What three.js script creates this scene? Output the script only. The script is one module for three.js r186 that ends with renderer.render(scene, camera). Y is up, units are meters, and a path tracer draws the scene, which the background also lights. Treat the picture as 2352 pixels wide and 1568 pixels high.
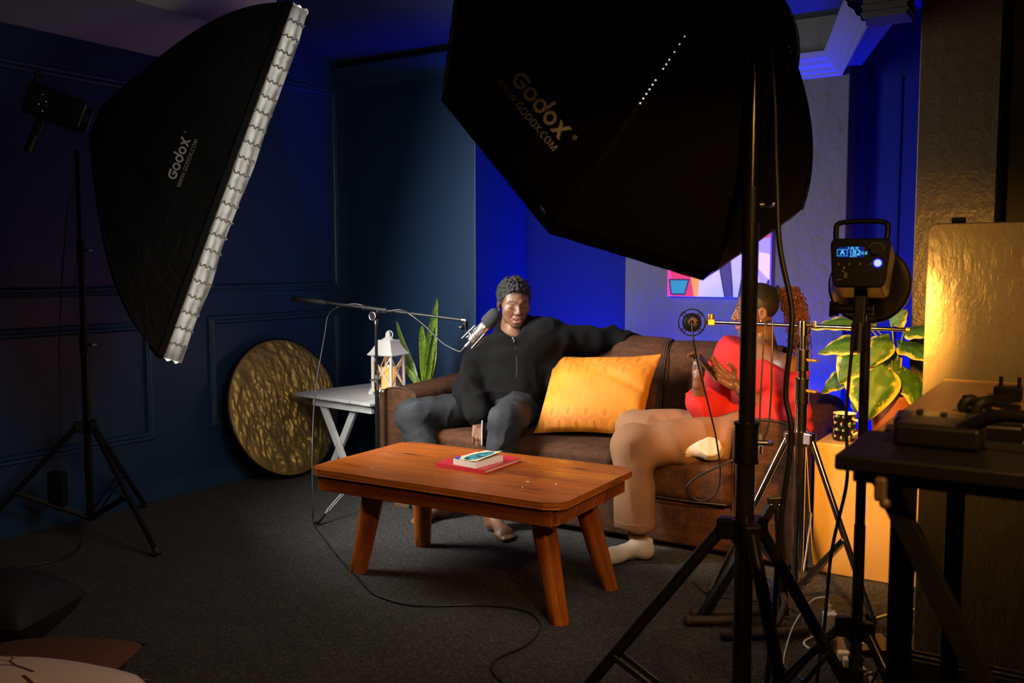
import * as THREE from 'three';
import { RoundedBoxGeometry } from 'three/addons/geometries/RoundedBoxGeometry.js';
import { RectAreaLightUniformsLib } from 'three/addons/lights/RectAreaLightUniformsLib.js';
import { mergeGeometries, mergeVertices } from 'three/addons/utils/BufferGeometryUtils.js';
import { FontLoader } from 'three/addons/loaders/FontLoader.js';

// ---------------------------------------------------------------- camera, lights, exposure
const scene = new THREE.Scene();
const V = (x, y, z) => new THREE.Vector3(x, y, z);
const camera = new THREE.PerspectiveCamera(2 * Math.atan(784 / 2121) * 180 / Math.PI, 1.5, 0.05, 40);
camera.position.set(0, 1.25, 0);
{
  const yaw = 32.2 * Math.PI / 180, pitch = 4.55 * Math.PI / 180;
  camera.lookAt(-Math.sin(yaw) * Math.cos(pitch), 1.25 - Math.sin(pitch), -Math.cos(yaw) * Math.cos(pitch));
}
camera.focus = 3.7; camera.userData.fStop = 4.5;
const renderer = new THREE.WebGLRenderer();
renderer.toneMapping = THREE.LinearToneMapping;
renderer.toneMappingExposure = 1.0;
renderer.shadowMap.enabled = true;
RectAreaLightUniformsLib.init();
scene.background = new THREE.Color(0, 0, 0);
const STRIP_NITS = 88, OCTA_NITS = 10, BLUE_NITS = 1600, FLASH_CD = 19, BULB_CD = 0.5, CANDLE_CD = 0.015, ROOM_CD = 5;
function areaLight(w, h, nits, color, pos, dir) {
  const l = new THREE.RectAreaLight(color, nits, w, h); l.position.copy(pos);
  l.lookAt(pos.clone().add(dir)); scene.add(l); return l;   // placed again by the lamp's builder where its frame is turned
}

// ---------------------------------------------------------------- helpers
let seed = 7;
const rnd = () => { seed = (seed * 1664525 + 1013904223) >>> 0; return seed / 4294967296; };
const rr = (a, b) => a + (b - a) * rnd();
const lerp = (a, b, t) => a + (b - a) * t, clamp = (x, a, b) => Math.min(b, Math.max(a, x));
const sstep = (a, b, x) => { const t = clamp((x - a) / (b - a), 0, 1); return t * t * (3 - 2 * t); };
function hash(x, y, z = 0) { let h = (x * 374761393 + y * 668265263 + z * 2147483647) | 0; h = Math.imul(h ^ (h >>> 13), 1274126177); h ^= h >>> 16; return (h >>> 0) / 4294967296; }
function noise3(x, y, z) {
  const X = Math.floor(x), Y = Math.floor(y), Z = Math.floor(z), f = t => t * t * (3 - 2 * t), u = f(x - X), v = f(y - Y), w = f(z - Z);
  const g = (i, j, k) => hash(X + i, Y + j, Z + k);
  return lerp(lerp(lerp(g(0, 0, 0), g(1, 0, 0), u), lerp(g(0, 1, 0), g(1, 1, 0), u), v), lerp(lerp(g(0, 0, 1), g(1, 0, 1), u), lerp(g(0, 1, 1), g(1, 1, 1), u), v), w) * 2 - 1;
}
function pnoise(u, v, p, s = 0) {   // tileable value noise, p lattice cells over 0..1
  const x = u * p, y = v * p, X = Math.floor(x), Y = Math.floor(y), f = t => t * t * (3 - 2 * t), a = f(x - X), b = f(y - Y), m = t => ((t % p) + p) % p;
  const g = (i, j) => hash(m(X + i), m(Y + j), s);
  return lerp(lerp(g(0, 0), g(1, 0), a), lerp(g(0, 1), g(1, 1), a), b);
}
const fbm = (u, v, p, o, s = 0) => { let r = 0, a = 0.5, t = 0; for (let i = 0; i < o; i++) { r += a * pnoise(u, v, p, s + i); t += a; a *= 0.5; p *= 2; } return r / t; };
function tex(n, fn, srgb = false, m = n) {   // fn(u,v) -> [r,g,b] in 0..1
  const d = new Uint8Array(n * m * 4);
  for (let j = 0; j < m; j++) for (let i = 0; i < n; i++) { const c = fn(i / n, j / m), k = (j * n + i) * 4; for (let q = 0; q < 3; q++) d[k + q] = clamp(c[q] ?? c[0], 0, 1) * 255; d[k + 3] = 255; }
  const t = new THREE.DataTexture(d, n, m); t.wrapS = t.wrapT = THREE.RepeatWrapping; t.magFilter = THREE.LinearFilter; t.minFilter = THREE.LinearMipmapLinearFilter; t.generateMipmaps = true;
  if (srgb) t.colorSpace = THREE.SRGBColorSpace; t.needsUpdate = true; return t;
}
const rep = (t, x, y = x) => { const c = t.clone(); c.repeat.set(x, y); c.needsUpdate = true; return c; };
const lin = (r, g, b) => new THREE.Color().setRGB(r, g, b);
const mat = (r, g, b, rough = 0.6, more = {}) => new THREE.MeshStandardMaterial({ color: lin(r, g, b), roughness: rough, ...more });
const phys = (r, g, b, rough = 0.6, more = {}) => new THREE.MeshPhysicalMaterial({ color: lin(r, g, b), roughness: rough, ...more });

function plain(g) {   // position, normal, uv only, not indexed
  const o = g.index ? g.toNonIndexed() : g;
  for (const k of Object.keys(o.attributes)) if (!['position', 'normal', 'uv', 'color'].includes(k)) o.deleteAttribute(k);
  if (!o.attributes.normal) o.computeVertexNormals();
  if (!o.attributes.uv) o.setAttribute('uv', new THREE.BufferAttribute(new Float32Array(o.attributes.position.count * 2), 2));
  return o;
}
function join(gs) { gs = [].concat(gs); return gs.length === 1 ? gs[0] : mergeGeometries(gs.map(plain)); }
const xf = (g, p = [0, 0, 0], r = [0, 0, 0], s = [1, 1, 1]) => g.applyMatrix4(new THREE.Matrix4().compose(V(...p), new THREE.Quaternion().setFromEuler(new THREE.Euler(...r, 'YXZ')), V(...s)));
const box = (w, h, d, p, r) => xf(new THREE.BoxGeometry(w, h, d), p, r);
const rbox = (w, h, d, rad, p, r, seg = 2) => xf(new RoundedBoxGeometry(w, h, d, seg, rad), p, r);
function bar(a, b, r1, r2 = r1, seg = 14) {
  const d = b.clone().sub(a), g = new THREE.CylinderGeometry(r2, r1, d.length(), seg);
  g.applyQuaternion(new THREE.Quaternion().setFromUnitVectors(V(0, 1, 0), d.clone().normalize()));
  return g.translate(...a.clone().add(b).multiplyScalar(0.5).toArray());
}
function beam(a, b, w, h, up = V(0, 1, 0), rad = 0.002) {   // box section from a to b: w across, h along up
  const d = b.clone().sub(a), z = d.clone().normalize(), x = up.clone().cross(z).normalize(), y = z.clone().cross(x);
  return new RoundedBoxGeometry(w, h, d.length(), 1, rad).applyMatrix4(new THREE.Matrix4().makeBasis(x, y, z)).translate(...a.clone().add(b).multiplyScalar(0.5).toArray());
}
const curve = (pts, closed = false, t = 0.5) => new THREE.CatmullRomCurve3(pts.map(p => p.isVector3 ? p : V(...p)), closed, 'catmullrom', t);
const tube = (pts, r, n = pts.length * 8, seg = 8, closed = false) => new THREE.TubeGeometry(curve(pts, closed), n, r, seg, closed);
const lathe = (pts, p = [0, 0, 0], seg = 32) => new THREE.LatheGeometry(pts.map(q => new THREE.Vector2(...q)), seg).translate(...p);
const ball = (r, p, s = [1, 1, 1], n = 16) => xf(new THREE.SphereGeometry(r, n, Math.ceil(n * 0.7)), p, [0, 0, 0], s);
function grid(nu, nv, fn) {   // parametric sheet fn(u,v) -> [x,y,z]; uv = u,v unless fn gives 5 numbers
  const P = [], U = [], I = [];
  for (let j = 0; j <= nv; j++) for (let i = 0; i <= nu; i++) { const q = fn(i / nu, j / nv); P.push(q[0], q[1], q[2]); U.push(q[3] ?? i / nu, q[4] ?? j / nv); }
  for (let j = 0; j < nv; j++) for (let i = 0; i < nu; i++) { const a = j * (nu + 1) + i, b = a + 1, c = a + nu + 1, d = c + 1; I.push(a, b, d, a, d, c); }
  const g = new THREE.BufferGeometry(); g.setAttribute('position', new THREE.Float32BufferAttribute(P, 3)); g.setAttribute('uv', new THREE.Float32BufferAttribute(U, 2)); g.setIndex(I); g.computeVertexNormals(); return g;
}
function boxUV(g, s = 1) {   // uv in metres from the dominant axis of each face
  const o = plain(g), p = o.attributes.position, n = o.attributes.normal, u = o.attributes.uv;
  for (let f = 0; f < p.count; f += 3) {
    const m = [0, 1, 2].map(k => Math.abs(n.getComponent(f, k) + n.getComponent(f + 1, k) + n.getComponent(f + 2, k))), a = m[0] >= m[1] && m[0] >= m[2] ? 0 : m[1] >= m[2] ? 1 : 2;
    for (let k = f; k < f + 3; k++) { const x = p.getX(k), y = p.getY(k), z = p.getZ(k); u.setXY(k, (a === 0 ? z : x) * s, (a === 1 ? z : y) * s); }
  }
  return o;
}
const names = {};
const numbered = n => { const k = names[n] = (names[n] ?? -1) + 1; return k ? `${n}_${String(k).padStart(3, '0')}` : n; };
const rootOf = o => { while (o.parent && o.parent !== scene) o = o.parent; return o; };
function thing(name, label, category, pos = [0, 0, 0], group) {
  const o = new THREE.Group(); o.name = numbered(name); o.position.set(...pos); o.userData = { label, category }; if (group) o.userData.group = group; scene.add(o); return o;
}
function mesh(name, geos, m, parent) {   // geometry in world coordinates; children are stored relative to their thing
  const g = join(geos); if (!g.attributes.normal) g.computeVertexNormals();
  const o = new THREE.Mesh(g, m); o.castShadow = o.receiveShadow = true;
  if (parent) { o.name = name; const r = rootOf(parent); g.translate(-r.position.x, -r.position.y, -r.position.z); parent.add(o); } else { o.name = numbered(name); scene.add(o); }
  return o;
}
function solo(name, geos, m, label, category, group) {   // a thing that is one mesh, its origin at its base
  const o = mesh(name, geos, m); o.geometry.computeBoundingBox(); const b = o.geometry.boundingBox, c = [(b.min.x + b.max.x) / 2, b.min.y, (b.min.z + b.max.z) / 2];
  o.geometry.translate(-c[0], -c[1], -c[2]); o.position.set(...c); o.userData = { label, category }; if (group) o.userData.group = group; return o;
}
function struct(name, geos, m, parent) { const o = mesh(name, geos, m, parent); if (!parent) o.userData.kind = 'structure'; return o; }
function structGroup(name, pos = [0, 0, 0]) { const o = new THREE.Group(); o.name = name; o.position.set(...pos); o.userData.kind = 'structure'; scene.add(o); return o; }

// signed distance shapes, meshed by surface nets
const smin = (a, b, k) => { const h = Math.max(k - Math.abs(a - b), 0) / k; return Math.min(a, b) - h * h * k * 0.25; };
const smax = (a, b, k) => -smin(-a, -b, k);
const cap = (a, b, ra, rb = ra) => { const [ax, ay, az] = a, bx = b[0] - ax, by = b[1] - ay, bz = b[2] - az, q = 1 / Math.max(1e-9, bx * bx + by * by + bz * bz); return (x, y, z) => { const px = x - ax, py = y - ay, pz = z - az, t = clamp((px * bx + py * by + pz * bz) * q, 0, 1); return Math.hypot(px - bx * t, py - by * t, pz - bz * t) - (ra + (rb - ra) * t); }; };
const ell = (c, r) => (x, y, z) => { const X = x - c[0], Y = y - c[1], Z = z - c[2], k0 = Math.hypot(X / r[0], Y / r[1], Z / r[2]), k1 = Math.hypot(X / r[0] ** 2, Y / r[1] ** 2, Z / r[2] ** 2); return k1 < 1e-9 ? -Math.min(...r) : k0 * (k0 - 1) / k1; };
const blend = (list, k) => (x, y, z) => { let d = list[0](x, y, z); for (let i = 1; i < list.length; i++) d = smin(d, list[i](x, y, z), k); return d; };
const local = (q, o, f, s = 1) => { const m = new THREE.Matrix4().makeRotationFromQuaternion(q.clone().invert()).elements; return (x, y, z) => { x = (x - o[0]) / s; y = (y - o[1]) / s; z = (z - o[2]) / s; return s * f(m[0] * x + m[4] * y + m[8] * z, m[1] * x + m[5] * y + m[9] * z, m[2] * x + m[6] * y + m[10] * z); }; };
function surf(f, lo, hi, h, color) {
  const n = [0, 1, 2].map(k => Math.ceil((hi[k] - lo[k]) / h) + 1), [nx, ny, nz] = n, F = new Float32Array(nx * ny * nz), id = (i, j, k) => (k * ny + j) * nx + i;
  for (let k = 0; k < nz; k++) for (let j = 0; j < ny; j++) for (let i = 0; i < nx; i++) F[id(i, j, k)] = f(lo[0] + i * h, lo[1] + j * h, lo[2] + k * h);
  const vid = new Int32Array(nx * ny * nz).fill(-1), P = [], I = [];
  const C = [[0, 0, 0], [1, 0, 0], [0, 1, 0], [1, 1, 0], [0, 0, 1], [1, 0, 1], [0, 1, 1], [1, 1, 1]], E = [[0, 1], [2, 3], [4, 5], [6, 7], [0, 2], [1, 3], [4, 6], [5, 7], [0, 4], [1, 5], [2, 6], [3, 7]];
  for (let k = 0; k < nz - 1; k++) for (let j = 0; j < ny - 1; j++) for (let i = 0; i < nx - 1; i++) {
    const v = C.map(c => F[id(i + c[0], j + c[1], k + c[2])]); let s = 0; for (const t of v) s += t < 0; if (s === 0 || s === 8) continue;
    let x = 0, y = 0, z = 0, m = 0;
    for (const [a, b] of E) if ((v[a] < 0) !== (v[b] < 0)) { const t = v[a] / (v[a] - v[b]), A = C[a], B = C[b]; x += A[0] + (B[0] - A[0]) * t; y += A[1] + (B[1] - A[1]) * t; z += A[2] + (B[2] - A[2]) * t; m++; }
    vid[id(i, j, k)] = P.length / 3; P.push(lo[0] + (i + x / m) * h, lo[1] + (j + y / m) * h, lo[2] + (k + z / m) * h);
  }
  for (let k = 1; k < nz - 1; k++) for (let j = 1; j < ny - 1; j++) for (let i = 1; i < nx - 1; i++) {
    const a = F[id(i, j, k)] < 0;
    const q = (b, p0, p1, p2, p3) => { if (a === b) return; const w = [p0, p1, p2, p3].map(p => vid[p]); if (w.some(t => t < 0)) return; if (a) I.push(w[0], w[1], w[2], w[0], w[2], w[3]); else I.push(w[0], w[2], w[1], w[0], w[3], w[2]); };
    q(F[id(i + 1, j, k)] < 0, id(i, j - 1, k - 1), id(i, j, k - 1), id(i, j, k), id(i, j - 1, k));
    q(F[id(i, j + 1, k)] < 0, id(i - 1, j, k - 1), id(i - 1, j, k), id(i, j, k), id(i, j, k - 1));
    q(F[id(i, j, k + 1)] < 0, id(i - 1, j - 1, k), id(i, j - 1, k), id(i, j, k), id(i - 1, j, k));
  }
  const g = new THREE.BufferGeometry(); g.setAttribute('position', new THREE.Float32BufferAttribute(P, 3)); g.setIndex(I); g.computeVertexNormals();
  const U = new Float32Array(P.length / 3 * 2); for (let i = 0; i < P.length / 3; i++) { U[i * 2] = P[i * 3] * 0.8 + P[i * 3 + 2] * 0.6; U[i * 2 + 1] = P[i * 3 + 1] + P[i * 3 + 2] * 0.2; } g.setAttribute('uv', new THREE.BufferAttribute(U, 2));
  if (color) { const c = new Float32Array(P.length); for (let i = 0; i < P.length; i += 3) c.set(color(P[i], P[i + 1], P[i + 2]), i); g.setAttribute('color', new THREE.BufferAttribute(c, 3)); }
  return g;
}

// ---------------------------------------------------------------- textures and materials
const T = {
  carpet: tex(512, (u, v) => { const s = pnoise(u, v, 256, 3) * 0.6 + pnoise(u, v, 128, 4) * 0.4, l = fbm(u, v, 6, 3, 9), t = 0.16 + 0.5 * Math.pow(s, 1.6) + 0.06 * l; return [t, t * 0.985, t * 0.96]; }, true),
  carpetBump: tex(512, (u, v) => [pnoise(u, v, 256, 3) * 0.6 + pnoise(u, v, 128, 4) * 0.4]),
  weave: tex(256, (u, v) => [0.5 + 0.25 * Math.sin(u * 402) * Math.sin(v * 402) + 0.4 * (pnoise(u, v, 128, 5) - 0.5) + 0.3 * (pnoise(u, v, 32, 8) - 0.5)]),
  fabric: tex(256, (u, v) => { const t = 0.72 + 0.25 * (pnoise(u, v, 128, 21) - 0.5) + 0.3 * (fbm(u * 1, v, 8, 3, 4) - 0.5) + 0.14 * (hash(Math.floor(u * 256), 3) - 0.5) + 0.18 * (hash(5, Math.floor(v * 256)) - 0.5); return [t]; }, true),
  denim: tex(256, (u, v) => { const t = 0.55 + 0.5 * (fbm(u, v, 5, 4, 17) - 0.5) + 0.08 * (hash(Math.floor(u * 128), Math.floor(v * 256) >> 4) - 0.5) + 0.2 * (pnoise(u, v, 128, 3) - 0.5); return [t * 0.94, t * 0.97, t]; }, true),
  plaster: tex(512, (u, v) => [fbm(u, v, 5, 6, 31) * 0.75 + 0.25 * Math.pow(Math.abs(2 * fbm(u, v * 0.999, 9, 4, 37) - 1), 0.7)]),
  paint: tex(256, (u, v) => [fbm(u, v, 24, 4, 41)]),
  brushed: tex(256, (u, v) => [0.5 * pnoise(u, v, 64, 2) + 0.5 * fbm(u, v, 12, 4, 6)]),
  wood: tex(1024, (u, v) => {   // grain runs along u
    const w = v + 0.02 * Math.sin(u * 6.283 + 3 * pnoise(u, v, 3, 2)) + 0.035 * (fbm(u, v, 3, 3, 5) - 0.5), g = pnoise(u * 0.0 + 0.01 * pnoise(u, v, 8, 1), w, 64, 7), f = pnoise(u * 0.25 + 0.1, w * 1.0, 128, 11), b = fbm(u, w, 3, 3, 13);
    const k = 0.25 + 0.45 * g + 0.2 * f + 0.5 * (b - 0.5), d = Math.pow(sstep(0.7, 0.95, fbm(u * 0.999, w, 7, 3, 19)), 1.2);
    return [lerp(0.3, 0.8, k) * (1 - 0.5 * d), lerp(0.115, 0.43, k) * (1 - 0.55 * d), lerp(0.02, 0.075, k) * (1 - 0.5 * d)];
  }, true),
  rough: tex(256, (u, v) => { const t = 0.3 + 0.6 * fbm(u, v, 6, 4, 23); return [t, t, t]; }),
  crease: tex(512, (u, v) => { const a = Math.abs(2 * fbm(u, v, 6, 3, 51) - 1), b = Math.abs(2 * fbm(u, v, 10, 3, 57) - 1); return [1 - Math.pow(Math.min(a, b), 0.5)]; }),
};
const M = {
  navy: mat(0.008, 0.03, 0.08, 0.42, { bumpMap: rep(T.paint, 1.3), bumpScale: 0.0012 }),
  navyTrim: mat(0.013, 0.04, 0.095, 0.36),
  greyWall: phys(0.06, 0.06, 0.064, 0.75, { specularIntensity: 0.25, bumpMap: rep(T.plaster, 1.6, 0.9), bumpScale: 0.012 }),
  royal: phys(0.0025, 0.006, 0.085, 0.8, { specularIntensity: 0.15, bumpMap: rep(T.paint, 1.3), bumpScale: 0.0012 }),
  darkWall: mat(0.03, 0.03, 0.032, 0.7),
  lowWall: mat(0.11, 0.098, 0.078, 0.36, { bumpMap: rep(T.plaster, 7, 3), bumpScale: 0.004 }),
  column: phys(0.04, 0.026, 0.0115, 0.38, { bumpMap: rep(T.plaster, 6), bumpScale: 0.004 }),
  ceiling: mat(0.012, 0.022, 0.06, 0.8), litSoffit: mat(0.6, 0.55, 0.5, 0.9),  // dark ceiling stands for shade, pale strip for its lit part
  carpet: mat(0.3, 0.295, 0.29, 1, { map: rep(T.carpet, 1.1), bumpMap: rep(T.carpetBump, 1.1), bumpScale: 0.006 }),
  black: phys(0.006, 0.006, 0.0065, 0.45, { specularIntensity: 0.5 }), blackPlastic: phys(0.006, 0.006, 0.0065, 0.35, { specularIntensity: 0.45 }), blackMetal: mat(0.02, 0.02, 0.022, 0.22, { metalness: 0.6 }), blackGloss: mat(0.01, 0.01, 0.011, 0.16), lacquer: mat(0.1, 0.097, 0.094, 0.2, { metalness: 0.9 }),
  rubber: mat(0.01, 0.01, 0.01, 0.6), cable: mat(0.012, 0.012, 0.013, 0.38), foam: mat(0.022, 0.023, 0.025, 1, { bumpMap: rep(T.paint, 6), bumpScale: 0.002 }),
  boxFabric: phys(0.004, 0.004, 0.004, 0.55, { specularIntensity: 0.3, bumpMap: rep(T.crease, 1.1), bumpScale: 0.002 }), boxFabricPlain: phys(0.004, 0.004, 0.004, 0.6, { specularIntensity: 0.3 }), silverLining: mat(0.75, 0.75, 0.74, 0.4),
  chrome: mat(0.75, 0.74, 0.72, 0.14, { metalness: 1 }), steel: mat(0.5, 0.5, 0.5, 0.3, { metalness: 1 }), satin: mat(0.75, 0.75, 0.73, 0.34, { metalness: 0.7 }), gold: mat(0.62, 0.4, 0.1, 0.42, { metalness: 0.9 }), micBody: mat(0.62, 0.56, 0.5, 0.3, { metalness: 0.9 }),
  white: mat(0.72, 0.72, 0.7, 0.5), whiteWood: mat(0.68, 0.7, 0.7, 0.5, { bumpMap: rep(T.brushed, 3), bumpScale: 0.001 }), whitePlastic: mat(0.75, 0.74, 0.72, 0.35), paper: mat(0.8, 0.76, 0.68, 0.8),
  sofa: phys(0.12, 0.049, 0.022, 0.85, { specularIntensity: 0.35, map: rep(T.fabric, 3.2), bumpMap: rep(T.weave, 4), bumpScale: 0.0012 }), sofaSeam: mat(0.045, 0.024, 0.015, 0.8),
  wood: mat(1, 1, 1, 0.6, { map: rep(T.wood, 0.75, 1.6), roughnessMap: rep(T.rough, 1.3), bumpMap: rep(T.brushed, 1, 6), bumpScale: 0.0006 }),
};
// ---------------------------------------------------------------- the room
const XL = -4.235, ZB = -4.65, ZA = -5.25, ZG = -5.1, H1 = 2.58, H0 = 2.36, XR = 1.7, ZF = 1.9;
struct('floor', boxUV(box(XR - XL + 0.4, 0.12, ZF - ZA + 0.5, [(XR + XL) / 2, -0.06, (ZF + ZA) / 2])), M.carpet);
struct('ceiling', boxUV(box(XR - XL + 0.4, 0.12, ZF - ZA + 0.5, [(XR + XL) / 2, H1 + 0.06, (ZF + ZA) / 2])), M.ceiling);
struct('trim_1', boxUV(box(0.8, H1 - H0, ZF + 3.3, [XL + 0.4, (H1 + H0) / 2, (ZF - 3.3) / 2])), M.litSoffit);   // pale dropped soffit along the left wall, its paleness standing for light on it
struct('wall_left', boxUV(box(0.2, H1, ZF - ZB, [XL - 0.1, H1 / 2, (ZF + ZB) / 2])), M.navy);
struct('wall_back_left', boxUV(rbox(-3.19 - XL + 0.2, H1 - 0.004, 0.7, 0.006, [(-3.19 + XL - 0.2) / 2, H1 / 2, ZB - 0.35])), M.navy);   // ends in the free corner beside the alcove
struct('wall_back', boxUV(box(3.2, H1, 0.2, [-1.7, H1 / 2, ZA - 0.1])), M.royal);
struct('wall_pilaster', boxUV(rbox(1.28, H1 - 0.004, ZG - ZA + 0.3, 0.008, [-1.765, H1 / 2, (ZG + ZA - 0.3) / 2])), M.greyWall);
struct('wall_right', boxUV(box(0.2, H1, ZF - ZA, [XR + 0.1, H1 / 2, (ZF + ZA) / 2])), M.darkWall);
struct('wall_front', boxUV(box(XR - XL, H1, 0.2, [(XR + XL) / 2, H1 / 2, ZF + 0.1])), M.darkWall);
struct('wall_back_right', boxUV(box(XR + 0.37, H1, 0.2, [(XR - 0.37) / 2, H1 / 2, -4.85])), M.darkWall);
struct('wall_column', boxUV(rbox(0.32, H1 - 0.004, 0.85, 0.006, [-0.53, H1 / 2, -4.875])), M.column);
{   // low wall behind the desk, with rounded top corner and skirting
  const s = new THREE.Shape(), x0 = -0.405, x1 = 1.66, h = 1.372, r = 0.025; s.moveTo(x0, 0); s.lineTo(x1, 0); s.lineTo(x1, h); s.lineTo(x0 + r, h); s.quadraticCurveTo(x0, h, x0, h - r); s.lineTo(x0, 0);
  struct('wall_partition', boxUV(new THREE.ExtrudeGeometry(s, { depth: 0.11, bevelEnabled: true, bevelSize: 0.004, bevelThickness: 0.005, bevelSegments: 3 }).translate(0, 0, -2.99)), M.lowWall);
  struct('baseboard_partition', boxUV(join([rbox(2.08, 0.105, 0.17, 0.004, [0.6, 0.0525, -2.935]), rbox(2.07, 0.014, 0.156, 0.006, [0.6, 0.111, -2.935]), rbox(2.05, 0.012, 0.142, 0.005, [0.6, 0.123, -2.935])])), M.column);
}
struct('baseboard_left', boxUV(join([rbox(0.024, 0.1, ZF - ZB, 0.004, [XL + 0.008, 0.05, (ZF + ZB) / 2]), rbox(0.016, 0.012, ZF - ZB, 0.004, [XL + 0.006, 0.105, (ZF + ZB) / 2])])), M.navyTrim);
struct('baseboard_back', boxUV(rbox(1.04, 0.1, 0.024, 0.004, [-3.71, 0.05, ZB + 0.008])), M.navyTrim);
const PROF = [[0, 0], [0.002, 0.012], [0.008, 0.02], [0.014, 0.014], [0.02, 0.012], [0.026, 0.022], [0.036, 0.026], [0.044, 0.018], [0.048, 0.006], [0.05, 0]];
let panelNo = 1;
function panelFrame(z0, z1, y0, y1) {   // wall moulding in four mitred lengths
  const t = structGroup(`trim_${++panelNo}`, [XL, y0, z0]), c = [[z0, y0, 1, 1], [z1, y0, -1, 1], [z1, y1, -1, -1], [z0, y1, 1, -1]];
  for (let k = 0; k < 4; k++) {
    const A = c[k], B = c[(k + 1) % 4], s = z0 > z1 ? -1 : 1;
    mesh('moulding', grid(1, PROF.length - 1, (u, v) => { const p = PROF[Math.round(v * (PROF.length - 1))], q = u ? B : A; return [XL + p[1], q[1] + q[3] * p[0], q[0] + s * q[2] * p[0]]; }), M.navyTrim, t);
  }
}
M.navyTrim.side = THREE.DoubleSide;
panelFrame(-3.49, -4.565, 1.11, 2.395); panelFrame(-3.49, -4.56, 0.335, 0.98); panelFrame(-2.02, -3.118, 0.335, 0.97); panelFrame(-2.02, -3.118, 1.11, 2.2); panelFrame(-0.55, -1.65, 0.335, 0.97); panelFrame(-0.55, -1.65, 1.11, 2.2);
// crown moulding over the alcove
const CROWN = [[0, 0], [0.012, 0], [0.012, 0.018], [0.03, 0.022], [0.034, 0.04], [0.05, 0.046], [0.062, 0.07], [0.085, 0.085], [0.09, 0.105], [0.1, 0.11], [0.1, 0.125], [0, 0.125]];
function crown(name, a, b, out, m) { const d = out.clone().normalize(); return struct(name, grid(1, CROWN.length - 1, (u, v) => { const p = CROWN[Math.round(v * (CROWN.length - 1))], q = u ? b : a; return [q.x + d.x * p[0], q.y + p[1], q.z + d.z * p[0]]; }).toNonIndexed(), m); }
const crownM = mat(0.1, 0.105, 0.12, 0.4, { side: THREE.DoubleSide });
crown('trim_8', V(-2.4, 2.255, ZG), V(-1.16, 2.255, ZG), V(0, 0, 1), crownM);
crown('trim_9', V(-1.16, 2.255, ZG + 0.02), V(-0.84, 2.255, -4.12), V(-0.95, 0, 0.3), crownM);
crown('trim_10', V(XL, 2.42, ZB), V(-3.19, 2.42, ZB), V(0, 0, 1), M.navyTrim);
struct('trim_11', boxUV(join([rbox(0.17, 0.36, 0.16, 0.004, [-0.76, 2.44, -4.1]), rbox(0.185, 0.012, 0.175, 0.003, [-0.76, 2.28, -4.1]), rbox(0.185, 0.01, 0.175, 0.003, [-0.76, 2.31, -4.1]), rbox(0.18, 0.01, 0.17, 0.003, [-0.76, 2.4, -4.1])])), M.darkWall);   // dark end block of the ceiling beam
struct('trim_12', beam(V(-1.13, 2.44, ZG), V(-0.77, 2.44, -4.12), 0.12, 0.28), crownM);
for (const [k, x] of [[13, -1.05], [14, -0.9]]) struct(`trim_${k}`, rbox(0.018, 2.2, 0.014, 0.005, [x, 1.15, ZA + 0.005]), M.royal);

// ---------------------------------------------------------------- blue light lying on the floor of the alcove
{
  const t = thing('led_light_bar', 'blue glowing light bar lying on the floor behind the sofa', 'light', [-1.71, 0, -4.91]);
  mesh('housing', [rbox(2.04, 0.05, 0.09, 0.008, [-1.71, 0.025, -4.91])], M.blackPlastic, t);
  mesh('lens', [box(1.98, 0.004, 0.07, [-1.71, 0.052, -4.91])], new THREE.MeshStandardMaterial({ color: 0x000010, emissive: lin(0, 0.015, 1), emissiveIntensity: 4 }), t);
  areaLight(1.98, 0.07, BLUE_NITS, lin(0.0, 0.012, 1), V(-1.71, 0.06, -4.91), V(0, 0.42, -0.9));
}
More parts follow.
